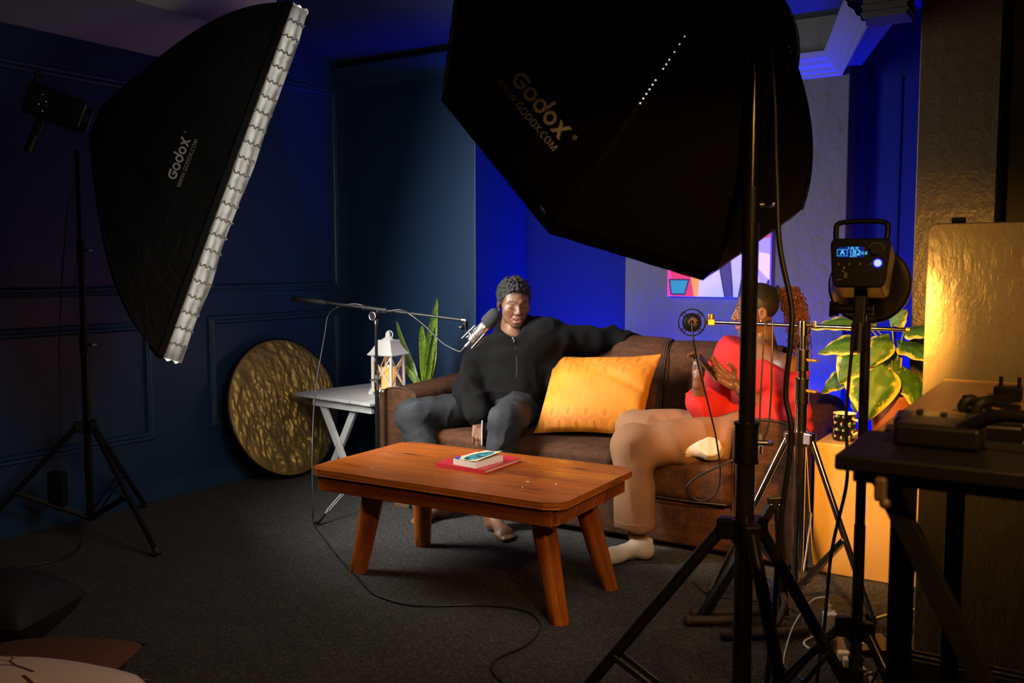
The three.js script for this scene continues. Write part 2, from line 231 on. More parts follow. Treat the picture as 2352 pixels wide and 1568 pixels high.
// ---------------------------------------------------------------- painting on the pilaster
{
  const x0 = -2.118, x1 = -1.515, y0 = 1.085, y1 = 1.6, w = x1 - x0, h = y1 - y0, z = ZG + 0.03;
  const t = thing('canvas_painting', 'colourful abstract canvas with red, teal and lilac shapes on grey wall', 'painting', [(x0 + x1) / 2, y0, z]);
  const cv = document.createElement('canvas'); cv.width = 512; cv.height = Math.round(512 * h / w); const g = cv.getContext('2d'), W = 512, Hh = cv.height;
  const poly = (c, p, line) => { g.beginPath(); p.forEach(([x, y], i) => i ? g.lineTo(x * W, Hh - y * W) : g.moveTo(x * W, Hh - y * W)); g.closePath(); g.fillStyle = c; g.fill(); if (line) { g.strokeStyle = '#171126'; g.lineWidth = 7; g.stroke(); } };
  g.fillStyle = '#8f86d8'; g.fillRect(0, 0, W, Hh);
  poly('#b81f3c', [[0, 0], [0.32, 0], [0.2, 0.42], [0, 0.42]]); poly('#d8276a', [[0, 0], [0.06, 0], [0.02, 0.42], [0, 0.42]]);
  poly('#0f7a74', [[0.04, 0.02], [0.18, 0.02], [0.22, 0.16], [0.02, 0.16]], true); poly('#0f7a74', [[0.02, 0.34], [0.26, 0.34], [0.22, 0.5], [0.02, 0.5]], true);
  poly('#c8842a', [[0.27, 0], [0.31, 0], [0.36, 0.35], [0.2, 0.44]]); poly('#a9a4ee', [[0.31, 0], [0.63, 0], [0.55, 0.34], [0.36, 0.4]]);
  poly('#2c2350', [[0.58, 0], [0.66, 0], [0.62, 0.36], [0.5, 0.4]], true); poly('#9d9cf0', [[0.66, 0], [0.71, 0], [0.74, 0.4], [0.64, 0.4]]); poly('#2c2350', [[0.71, 0], [0.76, 0], [0.88, 0.36], [0.8, 0.46]], true);
  poly('#b8a8d8', [[0.76, 0], [0.92, 0], [0.9, 0.2], [0.86, 0.24]]); poly('#3a2f66', [[0.92, 0], [1, 0], [1, 0.18]], true); poly('#c9b8ee', [[0.86, 0.3], [1, 0.16], [1, 0.4], [0.9, 0.42]]); poly('#b43a5a', [[0, 0.5], [1, 0.55], [1, 0.9], [0, 0.9]]);
  const ct = new THREE.CanvasTexture(cv); ct.colorSpace = THREE.SRGBColorSpace;
  mesh('stretcher_frame', rbox(w, h, 0.03, 0.003, [(x0 + x1) / 2, (y0 + y1) / 2, z - 0.015]), M.white, t);
  mesh('canvas', new THREE.PlaneGeometry(w - 0.002, h - 0.002).translate((x0 + x1) / 2, (y0 + y1) / 2, z + 0.001), new THREE.MeshStandardMaterial({ map: ct, roughness: 0.8 }), t);
}
// ---------------------------------------------------------------- lettering for the softboxes
const font = await new FontLoader().loadAsync('fonts/droid/droid_sans_regular.typeface.json');
function logoShapes() {   // the word in round letters, 1 unit = letter height; returns shapes
  const S = [], ring = (cx, r, w) => { const s = new THREE.Shape().absarc(cx, r, r, 0, Math.PI * 2); s.holes.push(new THREE.Path().absarc(cx, r, r - w, 0, Math.PI * 2)); S.push(s); };
  const poly = p => S.push(new THREE.Shape(p.map(q => new THREE.Vector2(...q))));
  const w = 0.17; let x = 0.42;   // G
  { const s = new THREE.Shape(), r = 0.42, a0 = 0.9, a1 = Math.PI * 2; s.absarc(x, r, r, a0, a1, false); s.lineTo(x + r - w, r); s.absarc(x, r, r - w, a1, a0, true); s.closePath(); S.push(s); poly([[x - 0.02, r + 0.08], [x + r, r + 0.08], [x + r, r - 0.07], [x - 0.02, r - 0.07]]); poly([[x + 0.1, 2 * r], [x + 0.1, 2 * r - w], [x + r + 0.02, 2 * r - w], [x + r + 0.1, 2 * r]]); }
  x = 1.28; ring(x, 0.37, w); x = 2.1; ring(x, 0.37, w); poly([[x + 0.2, 0.12], [x + 0.37, 0.3], [x + 0.52, 1.08], [x + 0.32, 1.08]]); x = 2.95; ring(x, 0.37, w);
  x = 3.4; poly([[x, 0.74], [x + 0.23, 0.74], [x + 0.78, 0], [x + 0.55, 0]]); poly([[x - 0.02, 0], [x + 0.21, 0], [x + 0.84, 0.88], [x + 0.61, 0.88]]);
  return S;
}
function printOn(P, s0, t0, e1, e2, width, name, m, parent, off) {   // P(s,t) surface; logo centred at s0,t0, reading along e1, letters up along e2
  const gs = [], k = width / 4.3;
  gs.push(new THREE.ShapeGeometry(logoShapes(), 12).translate(-2.1, 0, 0).scale(k, k, 1));
  const url = font.generateShapes('WWW.GODOX.COM', k * 0.36), ug = new THREE.ShapeGeometry(url, 6); ug.computeBoundingBox(); gs.push(ug.translate(-ug.boundingBox.max.x / 2 - k * 0.15, -k * 0.62, 0).scale(1.12, 1, 1));
  const c = new THREE.Shape().absarc(0, 0, 0.12 * k, 0, Math.PI * 2); c.holes.push(new THREE.Path().absarc(0, 0, 0.095 * k, 0, Math.PI * 2)); gs.push(new THREE.ShapeGeometry(c, 10).translate(2.55 * k, 0.72 * k, 0)); gs.push(new THREE.ShapeGeometry(font.generateShapes('R', 0.15 * k), 4).translate(2.5 * k, 0.65 * k, 0));
  const g = join(gs), p = g.attributes.position, O = P(s0, t0);
  for (let i = 0; i < p.count; i++) {
    const Q = O.clone().addScaledVector(e1, p.getX(i)).addScaledVector(e2, p.getY(i)); let s = s0, t = t0;
    for (let n = 0; n < 6; n++) { const A = P(s, t), ds = P(s + 0.001, t).sub(A).multiplyScalar(1000), dt = P(s, t + 0.001).sub(A).multiplyScalar(1000), R = Q.clone().sub(A), a = ds.dot(e1), b = dt.dot(e1), c2 = ds.dot(e2), d = dt.dot(e2), det = a * d - b * c2, r1 = R.dot(e1), r2 = R.dot(e2); s += (r1 * d - b * r2) / det; t += (a * r2 - c2 * r1) / det; }
    const A = P(s, t), n = P(s + 0.002, t).sub(A).cross(P(s, t + 0.002).sub(A)).normalize(); if (n.dot(off) < 0) n.negate(); A.addScaledVector(n, 0.0025); p.setXYZ(i, A.x, A.y, A.z);
  }
  g.computeVertexNormals(); return mesh(name, g, m, parent);
}
const printGrey = mat(0.5, 0.48, 0.46, 0.6, { side: THREE.DoubleSide }), printWarm = mat(0.9, 0.86, 0.8, 0.6, { side: THREE.DoubleSide });

// ---------------------------------------------------------------- flash heads and stands
function frameOf(dir, up = V(0, 1, 0)) { const z = dir.clone().normalize(), x = up.clone().cross(z).normalize(), y = z.clone().cross(x); return new THREE.Matrix4().makeBasis(x, y, z); }
function flashHead(label, at, dir, opt = {}) {   // local z = beam direction, origin at the back panel
  const t = thing('flash_head', label, 'studio light', [at.x, at.y, at.z]), F = frameOf(dir).setPosition(at), put = g => (Array.isArray(g) ? join(g) : g).applyMatrix4(F);
  const L = opt.length ?? 0.2;
  const sec = (w0, w1, h, y) => { const s = new THREE.Shape(); s.moveTo(-w1, -h); s.lineTo(w1, -h); s.quadraticCurveTo(w1 + 0.01, -h, w1 + 0.012, -h + 0.02); s.lineTo(w0, h - 0.012); s.quadraticCurveTo(w0, h, w0 - 0.012, h); s.lineTo(-w0 + 0.012, h); s.quadraticCurveTo(-w0, h, -w0, h - 0.012); s.lineTo(-w1 - 0.012, -h + 0.02); s.quadraticCurveTo(-w1 - 0.01, -h, -w1, -h); return s; };
  mesh('body', put(new THREE.ExtrudeGeometry(sec(0.064, 0.045, 0.056), { depth: L, bevelEnabled: true, bevelSize: 0.004, bevelThickness: 0.005, bevelSegments: 2 })), M.blackPlastic, t);
  mesh('front_ring', put(new THREE.CylinderGeometry(0.056, 0.056, 0.03, 32).rotateX(Math.PI / 2).translate(0, 0, L + 0.018)), M.black, t);
  mesh('handle', put(tube([[-0.056, 0.045, 0.01], [-0.058, 0.085, 0.008], [-0.05, 0.1, 0.008], [0, 0.104, 0.008], [0.05, 0.1, 0.008], [0.058, 0.085, 0.008], [0.056, 0.045, 0.01]], 0.0065, 60, 8)), M.black, t);
  const br = mesh('mount_bracket', put([rbox(0.03, 0.1, 0.035, 0.006, [0, -0.1, 0.07]), bar(V(-0.03, -0.1, 0.07), V(0.05, -0.1, 0.07), 0.012), new THREE.CylinderGeometry(0.019, 0.019, 0.07, 20).translate(0, -0.17, 0.07)]), M.black, t);
  mesh('knob', put([bar(V(0.05, -0.1, 0.07), V(0.065, -0.1, 0.07), 0.018, 0.016), rbox(0.012, 0.04, 0.012, 0.004, [0.066, -0.1, 0.07])]), M.black, br);
  if (opt.display) {
    const sc = mesh('display', put(rbox(0.056, 0.026, 0.003, 0.001, [0.019, 0.025, -0.006])), new THREE.MeshStandardMaterial({ color: 0x000208, emissive: lin(0, 0.02, 0.3), emissiveIntensity: 0.5, roughness: 0.3 }), t);
    const put2 = (txt, size, x, y) => new THREE.ShapeGeometry(font.generateShapes(txt, size), 4).rotateY(Math.PI).translate(x, y, -0.0085);
    mesh('display_digits', put([put2('1/', 0.009, 0.0235, 0.019), put2('32', 0.0125, 0.0165, 0.017), put2('-0.8', 0.007, -0.0005, 0.0185), put2('A', 0.012, 0.044, 0.018), put2('1.8k W', 0.006, 0.028, 0.031), put2('MULTI', 0.004, 0.022, 0.0125)]), new THREE.MeshStandardMaterial({ color: 0x000000, emissive: lin(0.1, 0.6, 1), emissiveIntensity: 1.6, side: THREE.DoubleSide }), sc);
    mesh('display_border', put([[0.046, 0.031], [0.034, 0.031], [0.046, 0.0155], [0.034, 0.0155]].map(([x, y]) => box(0.012, 0.0012, 0.001, [x - 0.001, y, -0.0078])).concat([box(0.0012, 0.016, 0.001, [0.0505, 0.023, -0.0078]), box(0.0012, 0.016, 0.001, [0.028, 0.023, -0.0078])])), new THREE.MeshStandardMaterial({ color: 0x000000, emissive: lin(0.05, 0.4, 1), emissiveIntensity: 1 }), sc);
    mesh('power_button', put(new THREE.CylinderGeometry(0.008, 0.008, 0.004, 24).rotateX(Math.PI / 2).translate(-0.041, -0.002, -0.007)), new THREE.MeshStandardMaterial({ color: 0x111122, emissive: lin(0.5, 0.55, 0.8), emissiveIntensity: 1.3 }), t);
    mesh('power_button_ring', put(new THREE.TorusGeometry(0.0095, 0.0014, 8, 28).translate(-0.041, -0.002, -0.007)), new THREE.MeshStandardMaterial({ color: 0x000011, emissive: lin(0.01, 0.03, 1), emissiveIntensity: 1.2 }), t);
    mesh('dial', put([new THREE.CylinderGeometry(0.012, 0.013, 0.012, 24).rotateX(Math.PI / 2).translate(-0.037, 0.03, -0.01)]), M.black, t);
    const dm = mat(0.45, 0.4, 0.32, 0.5);
    for (let k = 0; k < 9; k++) { const a = 0.1 + k * 0.32; mesh('dial_mark', put(ball(0.0011, [-0.037 - 0.0175 * Math.cos(a) , 0.03 + 0.0175 * Math.sin(a), -0.0055], [1, 1, 0.4], 8)), dm, t); }
    for (const x of [0.046, 0.022, -0.002, -0.025]) mesh('button_icon', put(rbox(0.005, 0.0055, 0.001, 0.0004, [x, -0.004, -0.0055])), mat(0.1, 0.09, 0.07, 0.5), t);
    for (const [x, y, w, h] of [[0.034, -0.013, 0.005, 0.005], [0.036, -0.021, 0.004, 0.004], [0.031, -0.031, 0.003, 0.014], [0.027, -0.031, 0.002, 0.014], [0.043, -0.042, 0.01, 0.002]]) mesh('port', put(rbox(w, h, 0.001, 0.0004, [x, y, -0.0055])), mat(0.2, 0.15, 0.09, 0.5), t);
  }
  if (opt.dish) {
    const z0 = L + 0.03, pr = [[0.052, 0], [0.056, 0.004], [0.07, 0.02], [0.085, 0.05], [0.096, 0.085], [0.1, 0.11], [0.1035, 0.112], [0.1035, 0.106]], inn = [[0.03, 0.004], [0.06, 0.012], [0.08, 0.048], [0.093, 0.085], [0.0985, 0.111]];
    const d = mesh('reflector_dish', put(lathe(pr, [0, 0, 0], 48).rotateX(Math.PI / 2).translate(0, 0, z0)), mat(0.012, 0.012, 0.012, 0.3, { side: THREE.DoubleSide }), t);
    mesh('reflector_lining', put(lathe(inn, [0, 0, 0], 48).rotateX(Math.PI / 2).translate(0, 0, z0)), mat(0.8, 0.8, 0.8, 0.25, { metalness: 1, side: THREE.DoubleSide }), d);
    mesh('modelling_bulb', put(ball(0.02, [0, 0, z0 + 0.06], [1, 1, 1.5], 16)), new THREE.MeshStandardMaterial({ color: 0xffffff, emissive: lin(1, 0.6, 0.2), emissiveIntensity: 6 }), t);
  }
  return t;
}
function lightStand(label, x, z, o) {   // tripod stand with sliding tubes; o.tubes = [[y0, y1, r]...], crown height, leg reach and turn
  const t = thing('light_stand', label, 'light stand', [x, 0, z]), P = (r, a, y) => V(x + r * Math.cos(a), y, z + r * Math.sin(a)), m = o.m ?? M.blackMetal;
  for (const [y0, y1, r] of o.tubes) mesh('tube', bar(V(x, y0, z), V(x, y1, z), r, r, 24), m, t);
  for (const [y, h, r] of o.collars) { const c = mesh('collar', [new THREE.CylinderGeometry(r, r, h, 24).translate(x, y, z), new THREE.CylinderGeometry(r * 1.08, r * 1.08, 0.008, 24).translate(x, y + h / 2, z), new THREE.CylinderGeometry(r * 1.08, r * 1.08, 0.008, 24).translate(x, y - h / 2, z)], o.mc ?? M.black, t); mesh('wing_knob', [bar(P(r * 0.8, o.knob ?? 0.2, y), P(r + 0.022, o.knob ?? 0.2, y), 0.006), xf(new RoundedBoxGeometry(0.012, 0.008, 0.034, 2, 0.003), P(r + 0.026, o.knob ?? 0.2, y).toArray(), [0, -(o.knob ?? 0.2), 0.3])], o.mk ?? M.steel, c); }
  const cr = o.crown, hub = mesh('crown', [new THREE.CylinderGeometry(o.hubR, o.hubR * 0.95, 0.055, 24).translate(x, cr, z), ...[0, 1, 2].map(k => { const a = o.turn + k * 2.0944; return beam(P(o.hubR * 0.6, a, cr + 0.003), P(o.hubR + 0.032, a, cr + 0.003), o.legR * 2.8, 0.05, V(0, 1, 0), 0.008); })], o.mc ?? M.black, t);
  for (let k = 0; k < 3; k++) mesh('bolt', bar(P(o.hubR + 0.02, o.turn + k * 2.0944 + 0.55 * o.legR / 0.014 * 0.5, cr), P(o.hubR + 0.021, o.turn + k * 2.0944 - 0.55 * o.legR / 0.014 * 0.5, cr), 0.004), M.steel, hub);
  mesh('lower_bracket', new THREE.CylinderGeometry(o.hubR * 0.9, o.hubR * 0.9, 0.03, 24).translate(x, o.low, z), o.mc ?? M.black, t);
  for (let k = 0; k < 3; k++) {
    const a = o.turn + k * 2.0944, A = P(o.hubR + 0.022, a, cr), B = P(o.reach, a, o.legR + 0.002), l = mesh('leg', [bar(A, B, o.legR, o.legR, 14)], m, t), mid = A.clone().lerp(B, 0.55);
    mesh('foot', bar(B.clone().lerp(A, 0.04), B, o.legR * 1.25, o.legR * 1.1), M.rubber, l);
    const side = V(-Math.sin(a), 0, Math.cos(a)).multiplyScalar(o.legR + 0.004), C = P(o.hubR * 0.7, a, o.low);
    for (const s of [1, -1]) mesh('strut', beam(C.clone().addScaledVector(side, s), mid.clone().addScaledVector(side, s), 0.004, 0.016), m, t);
  }
  return t;
}
const G = 1.5708;
lightStand('tall heavy black light stand carrying the big octagonal softbox', -0.655, -2.04, { tubes: [[0.1, 0.89, 0.0215], [0.82, 1.4, 0.0185], [1.36, 1.9, 0.0128]], collars: [[0.855, 0.085, 0.0265], [1.39, 0.07, 0.0195]], crown: 0.65, hubR: 0.03, legR: 0.0145, reach: 0.52, low: 0.14, turn: 0.93, knob: -0.35, m: M.lacquer });
lightStand('dim black tripod stand under the strip softbox by the navy wall', -3.9, -2.52, { tubes: [[0.12, 0.95, 0.0175], [0.85, 1.36, 0.0145], [1.3, 1.78, 0.0115]], collars: [[0.9, 0.07, 0.021], [1.33, 0.06, 0.018]], crown: 0.52, hubR: 0.026, legR: 0.013, reach: 0.52, low: 0.1, turn: 0.05, knob: -0.4 });
lightStand('slim black stand holding the flash with a bowl reflector beside the plant', -0.463, -2.34, { tubes: [[0.08, 0.62, 0.0135], [0.55, 1.12, 0.0118]], collars: [[0.26, 0.05, 0.017]], crown: 0.36, hubR: 0.02, legR: 0.011, reach: 0.36, low: 0.1, turn: 2.75, knob: 0.6, m: M.lacquer });

// ---------------------------------------------------------------- octagonal softbox
const octDir = V(-0.737, -0.508, -0.445).normalize(), octRim = V(-1.037, 1.712, -2.257), octR = 0.545, octD = 0.43, octHub = octRim.clone().addScaledVector(octDir, -octD);
{
  const t = thing('octagonal_softbox', 'huge black octagonal softbox seen from behind at the top centre', 'softbox', octHub.toArray());
  const u = octDir.clone().cross(V(0, 1, 0)).normalize(), v = u.clone().cross(octDir), ang = k => 3.222 + k * Math.PI / 4;
  const rad = a => u.clone().multiplyScalar(Math.cos(a)).addScaledVector(v, Math.sin(a));
  const rod = (k, s) => octHub.clone().addScaledVector(rad(ang(k)), 0.05 + (octR - 0.05) * (0.5 * s + 0.5 * Math.sin(s * Math.PI / 2))).addScaledVector(octDir, octD * (0.5 * s + 0.5 * (1 - Math.cos(s * Math.PI / 2))));
  const face = k => (s, q) => { const p = rod(k, s).lerp(rod(k + 1, s), q), c = octHub.clone().addScaledVector(octDir, octD * s); return p.addScaledVector(c.sub(p).normalize(), 0.018 * Math.sin(q * Math.PI) * Math.sin(s * Math.PI)); };
  for (let k = 0; k < 8; k++) {
    const f = face(k), e = 0.006;
    mesh('panel', grid(10, 14, (a, b) => { const s = b, q = lerp(e, 1 - e, a), p = f(s, q); return [p.x, p.y, p.z, a * 0.42, b * 0.7]; }), M.boxFabricPlain.clone(), t).material.side = THREE.DoubleSide;
    // seam tape stitched over the join: its stitch holes let the light of the lamp through
    const dashes = [], hole = k === 1 ? [0.2, 0.5] : k === 2 ? [0.2, 0.36] : k === 3 ? [0.2, 0.3] : null; let s = 0;
    const tape = (s0, s1) => { const A = rod(k, s0), B = rod(k, s1), out = rad(ang(k)).addScaledVector(octDir, -0.6).normalize(); return beam(A.addScaledVector(out, 0.001), B.addScaledVector(out, 0.001), 0.012, 0.003, out, 0.0008); };
    while (s < 0.999) { const inH = hole && s > hole[0] && s < hole[1], n = Math.min(1, s + (inH ? 0.0125 : 0.05)); dashes.push(tape(s, n)); s = n; if (inH && rnd() < 0.8) s += 0.0045; }
    mesh('seam', dashes, M.boxFabricPlain, t);
    const A = rod(k, 1), B = rod(k + 1, 1), O = octDir.clone().multiplyScalar(0.05);
    mesh('rim_band', grid(14, 1, (a, b) => { const w = 1 + 0.0015 * Math.sin(a * 30 + k) * (b ? 1 : 0), p = A.clone().lerp(B, a).sub(octRim).multiplyScalar(w).add(octRim).addScaledVector(O, b); return p.toArray(); }), M.boxFabricPlain, t);
  }
  M.boxFabricPlain.side = THREE.DoubleSide;
  mesh('mount_ring', new THREE.TorusGeometry(0.06, 0.012, 10, 40).applyMatrix4(frameOf(octDir).setPosition(octHub)), M.black, t);
  const dif = new THREE.CircleGeometry(octR * 0.985, 8).rotateZ(0).applyMatrix4(new THREE.Matrix4().makeBasis(u, v, octDir.clone()).multiply(new THREE.Matrix4().makeRotationZ(ang(0))).setPosition(octRim.clone().addScaledVector(octDir, -0.005)));
  mesh('diffuser', dif, phys(0.9, 0.9, 0.88, 1, { side: THREE.DoubleSide, emissive: lin(1, 0.93, 0.82), emissiveIntensity: 1.2 }), t);
  const l = areaLight(0.76, 0.76, OCTA_NITS, lin(1, 0.92, 0.8), octRim.clone().addScaledVector(octDir, 0.01), octDir.clone().negate()); l.lookAt(octRim.clone().add(octDir)); 
  const cells = []; for (let i = -8; i <= 8; i++) for (const [p, q] of [[u, v], [v, u]]) { const o = i * 0.062, c = octRim.clone().addScaledVector(p, o).addScaledVector(octDir, 0.032); const end = sg => { let m = 9; for (let j = 0; j < 8; j++) { const w = rad(ang(j + 0.5)), a = w.dot(q) * sg; if (a > 1e-3) m = Math.min(m, (octR * 0.915 - o * w.dot(p)) / a); } return m * sg; }; const h0 = end(-1), h1 = end(1); if (h1 - h0 > 0.05) cells.push(beam(c.clone().addScaledVector(q, h0), c.clone().addScaledVector(q, h1), 0.0015, 0.034, octDir, 0.0004)); }
  mesh('fabric_grid', cells, M.boxFabricPlain, t).userData.label = 'black fabric cells in front of the diffuser';
  const mid = face(0), e1 = rod(1, 1).sub(rod(0, 1)).normalize(), nn = mid(0.6, 0.5), e2 = mid(0.55, 0.5).sub(mid(0.75, 0.5)); e2.addScaledVector(e1, -e2.dot(e1)).normalize();
  printOn(mid, 0.81, 0.46, e1, e2, 0.185, 'printed_logo', printWarm, t, rad(ang(0.5)).addScaledVector(octDir, -0.5));
  const tag = octHub.clone().addScaledVector(octDir, -0.02);
  flashHead('black flash head plugged into the back of the octagonal softbox', tag.clone().addScaledVector(octDir, -0.24), octDir);
}
const inner = new THREE.PointLight(lin(1, 0.95, 0.88), 1.2, 0, 2); inner.position.copy(octHub.clone().addScaledVector(octDir, 0.14)); inner.castShadow = true; inner.shadow.radius = 1.5; scene.add(inner);   // the flash tube inside the octagonal box

// ---------------------------------------------------------------- strip softbox with fabric grid
{
  const Tp = V(-2.852, 2.34, -2.811), Bt = V(-3.157, 0.897, -2.365);   // ends of the near long edge
  const L = Tp.clone().sub(Bt), len = L.length(); L.normalize();
  const N = V(0.506, -0.35, -0.79); N.addScaledVector(L, -N.dot(L)).normalize();
  const Wd = N.clone().cross(L).normalize(); if (Wd.dot(V(-0.533, 0, -0.846)) < 0) Wd.negate();   // away from the photographer
  const w = 0.42, mid = Tp.clone().add(Bt).multiplyScalar(0.5).addScaledVector(Wd, w / 2), apex = mid.clone().addScaledVector(N, -0.52).addScaledVector(L, 0.03);
  const t = thing('strip_softbox', 'tall tilted black strip softbox with pale fabric grid at the left', 'softbox', mid.toArray());
  const corner = (a, b) => mid.clone().addScaledVector(L, a * len / 2).addScaledVector(Wd, b * w / 2);
  const C4 = [corner(-1, -1), corner(1, -1), corner(1, 1), corner(-1, 1)];
  const hubc = (a, b) => apex.clone().addScaledVector(L, a * 0.055).addScaledVector(Wd, b * 0.055), H4 = [hubc(-1, -1), hubc(1, -1), hubc(1, 1), hubc(-1, 1)];
  const rod = (k, s) => { k %= 4; const p = H4[k].clone().lerp(C4[k], s), c = apex.clone().lerp(mid, s), o = p.clone().sub(c); return p.addScaledVector(o.normalize(), 0.13 * Math.sin(s * Math.PI)); };
  const face = k => (s, q) => { const p = rod(k, s).lerp(rod(k + 1, s), q), c = apex.clone().lerp(mid, s); return p.addScaledVector(c.sub(p).normalize(), 0.02 * Math.sin(q * Math.PI) * Math.sin(s * Math.PI)); };
  const fm = M.boxFabric; fm.side = THREE.DoubleSide;
  for (let k = 0; k < 4; k++) {
    const f = face(k), wd = k % 2 ? w : len;
    mesh('panel', grid(40, 24, (a, b) => { const p = f(b, a), wr = 0.006 * noise3(a * 14, b * 5, k * 7) * Math.sin(b * 3.1), n = p.clone().sub(apex.clone().lerp(mid, b)).normalize(); p.addScaledVector(n, wr); return [p.x, p.y, p.z, a * wd, b * 0.7]; }), fm, t);
    mesh('seam', tube([0, 0.25, 0.5, 0.75, 1].map(s => rod(k, s)), 0.0035, 24, 6), M.boxFabricPlain, t);
    mesh('rim_band', beam(C4[k], C4[(k + 1) % 4], 0.012, 0.03, N, 0.004), M.boxFabricPlain, t);
  }
  // fabric grid: outer skirt in rows of small tucks, and the cell walls inside
  const skirtM = phys(0.2, 0.195, 0.18, 0.8, { transmission: 0.14, thickness: 0, side: THREE.DoubleSide }), gd = 0.075, seamM = mat(0.42, 0.41, 0.39, 0.5);
  for (let k = 0; k < 4; k++) {
    const A = C4[k], B = C4[(k + 1) % 4], edge = A.distanceTo(B), rows = Math.max(3, Math.round(edge / 0.066)), out = A.clone().add(B).multiplyScalar(0.5).sub(mid).normalize();
    mesh('grid_skirt', grid(rows * 8, 12, (a, b) => {
      const r = a * rows, fr = k === 0 || k === 2 ? r - Math.floor(r - 1e-6) : r - Math.floor(r - 1e-6), saw = (k === 0 ? 1 - fr : fr), tuck = 0.006 * Math.pow(saw, 3) + 0.005 * Math.sin(b * 15 + 1.5 * Math.floor(r) + 2 * hash(Math.floor(r), k)) * (0.4 + 0.6 * saw) + 0.002 * noise3(a * 40, b * 6, k);
      const p = A.clone().lerp(B, a).addScaledVector(N, 0.012 + gd * b + 0.006 * noise3(a * 9, 3, k) * b).addScaledVector(out, tuck + 0.002 - 0.006 * b); return p.toArray();
    }), skirtM, t);
    for (let i = 1; i < rows; i++) mesh('grid_seam', tube(Array.from({ length: 12 }, (_, j) => { const b = j / 11; return A.clone().lerp(B, i / rows + 0.004 * Math.sin(j * 2.1 + i)).addScaledVector(N, 0.014 + gd * b).addScaledVector(out, 0.006 + 0.003 * hash(i, j, k) - 0.006 * b); }), 0.0036, 30, 5), seamM, t);
  }
  const cells = []; for (let i = 1; i < 20; i++) cells.push(beam(corner(-1 + i / 10, -0.98).addScaledVector(N, 0.055), corner(-1 + i / 10, 0.98).addScaledVector(N, 0.055), 0.0015, 0.05, N, 0.0004)); for (let i = 1; i < 6; i++) cells.push(beam(corner(-0.99, -1 + i / 3).addScaledVector(N, 0.055), corner(0.99, -1 + i / 3).addScaledVector(N, 0.055), 0.0015, 0.05, N, 0.0004));
  const cm = mesh('fabric_grid', cells, M.boxFabricPlain, t); cm.userData.label = 'black fabric cells in front of the diffuser';
  mesh('diffuser', grid(1, 1, (a, b) => corner(a * 1.96 - 0.98, b * 1.9 - 0.95).addScaledVector(N, 0.004).toArray()), phys(0.9, 0.9, 0.9, 1, { side: THREE.DoubleSide, emissive: lin(1, 0.97, 0.92), emissiveIntensity: 1.5 }), t);
  const l = areaLight(w * 0.9, len * 0.95, STRIP_NITS, lin(1, 0.96, 0.9), mid.clone().addScaledVector(N, 0.016), N); l.up.copy(L); l.lookAt(l.position.clone().add(N));
  const f0 = face(0), e1 = L.clone(), e2 = f0(0.6, 0.5).sub(f0(0.8, 0.5)); e2.addScaledVector(e1, -e2.dot(e1)).normalize();
  printOn(f0, 0.675, 0.495, e1, e2, 0.18, 'printed_logo', printGrey, t, Wd.clone().negate());
  const hd = flashHead('dark flash head on the back of the strip softbox', apex.clone().addScaledVector(N, -0.25), N);
  // little indicator lights on its side panel
  for (let k = 0; k < 4; k++) mesh('indicator_led', ball(0.002, apex.clone().addScaledVector(N, -0.2 + 0.02 * (k % 2)).addScaledVector(Wd, -0.07).addScaledVector(L, 0.02 - 0.02 * k).toArray(), [1, 1, 1], 8), new THREE.MeshStandardMaterial({ color: 0x111111, emissive: k ? lin(0.4, 0.5, 0.5) : lin(0.8, 0.1, 0.05), emissiveIntensity: 0.5 }), hd);
  const pk = thing('power_pack', 'black battery box hanging by its cord from the left stand', 'battery', [-3.99, 0.16, -2.42]);
  mesh('case', rbox(0.075, 0.16, 0.05, 0.008, [-3.99, 0.24, -2.42], [0, 0.5, 0]), M.blackPlastic, pk);
  mesh('label_print', xf(new THREE.ShapeGeometry(font.generateShapes('FLASH', 0.011), 4), [-3.995, 0.285, -2.391], [0, 0.5, 0]), mat(0.15, 0.15, 0.15, 0.6), pk);
  mesh('cord', tube([[-3.99, 0.32, -2.42], [-3.985, 0.5, -2.44], [-3.985, 1.0, -2.46], [-3.96, 1.5, -2.5], [-3.93, 1.62, -2.53]], 0.003, 60, 6), M.cable, pk);
}
solo('power_cable', tube([[-3.93, 0.1, -2.5], [-3.8, 0.01, -2.4], [-3.7, 0.006, -2.25], [-3.72, 0.006, -2.1], [-3.6, 0.006, -1.9], [-3.4, 0.006, -1.75], [-3.35, 0.006, -1.5]], 0.004, 80, 6), M.cable, 'thin black cable trailing from the left stand across the carpet', 'cable');

// ---------------------------------------------------------------- small flash with bowl reflector pointing at the plant
{
  const at = V(-0.475, 1.262, -2.305), dir = V(-0.1, -0.21, -0.97).normalize();
  flashHead('black flash with glowing blue display and bowl reflector on slim stand', at, dir, { display: true, dish: true, length: 0.13 });
  const p = at.clone().addScaledVector(dir, 0.235), l = new THREE.SpotLight(lin(1, 0.42, 0.055), FLASH_CD, 0, 0.66, 1, 2);
  l.position.copy(p); l.target.position.copy(p.clone().add(V(-0.24, -0.52, -1.38))); l.castShadow = true; l.shadow.radius = 2; scene.add(l, l.target);
  const b = new THREE.PointLight(lin(1, 0.45, 0.07), BULB_CD, 0, 2); b.position.copy(p); b.castShadow = true; scene.add(b);
  solo('power_cable', tube([[-0.478, 1.14, -2.3], [-0.486, 1.05, -2.3], [-0.492, 0.9, -2.29], [-0.485, 0.8, -2.28], [-0.488, 0.72, -2.29], [-0.52, 0.55, -2.3], [-0.535, 0.35, -2.31], [-0.56, 0.15, -2.32], [-0.6, 0.006, -2.35], [-0.62, 0.006, -2.5], [-0.66, 0.006, -2.7]], 0.0042, 120, 8), M.cable, 'black cable hanging down beside the slim flash stand', 'cable');
}
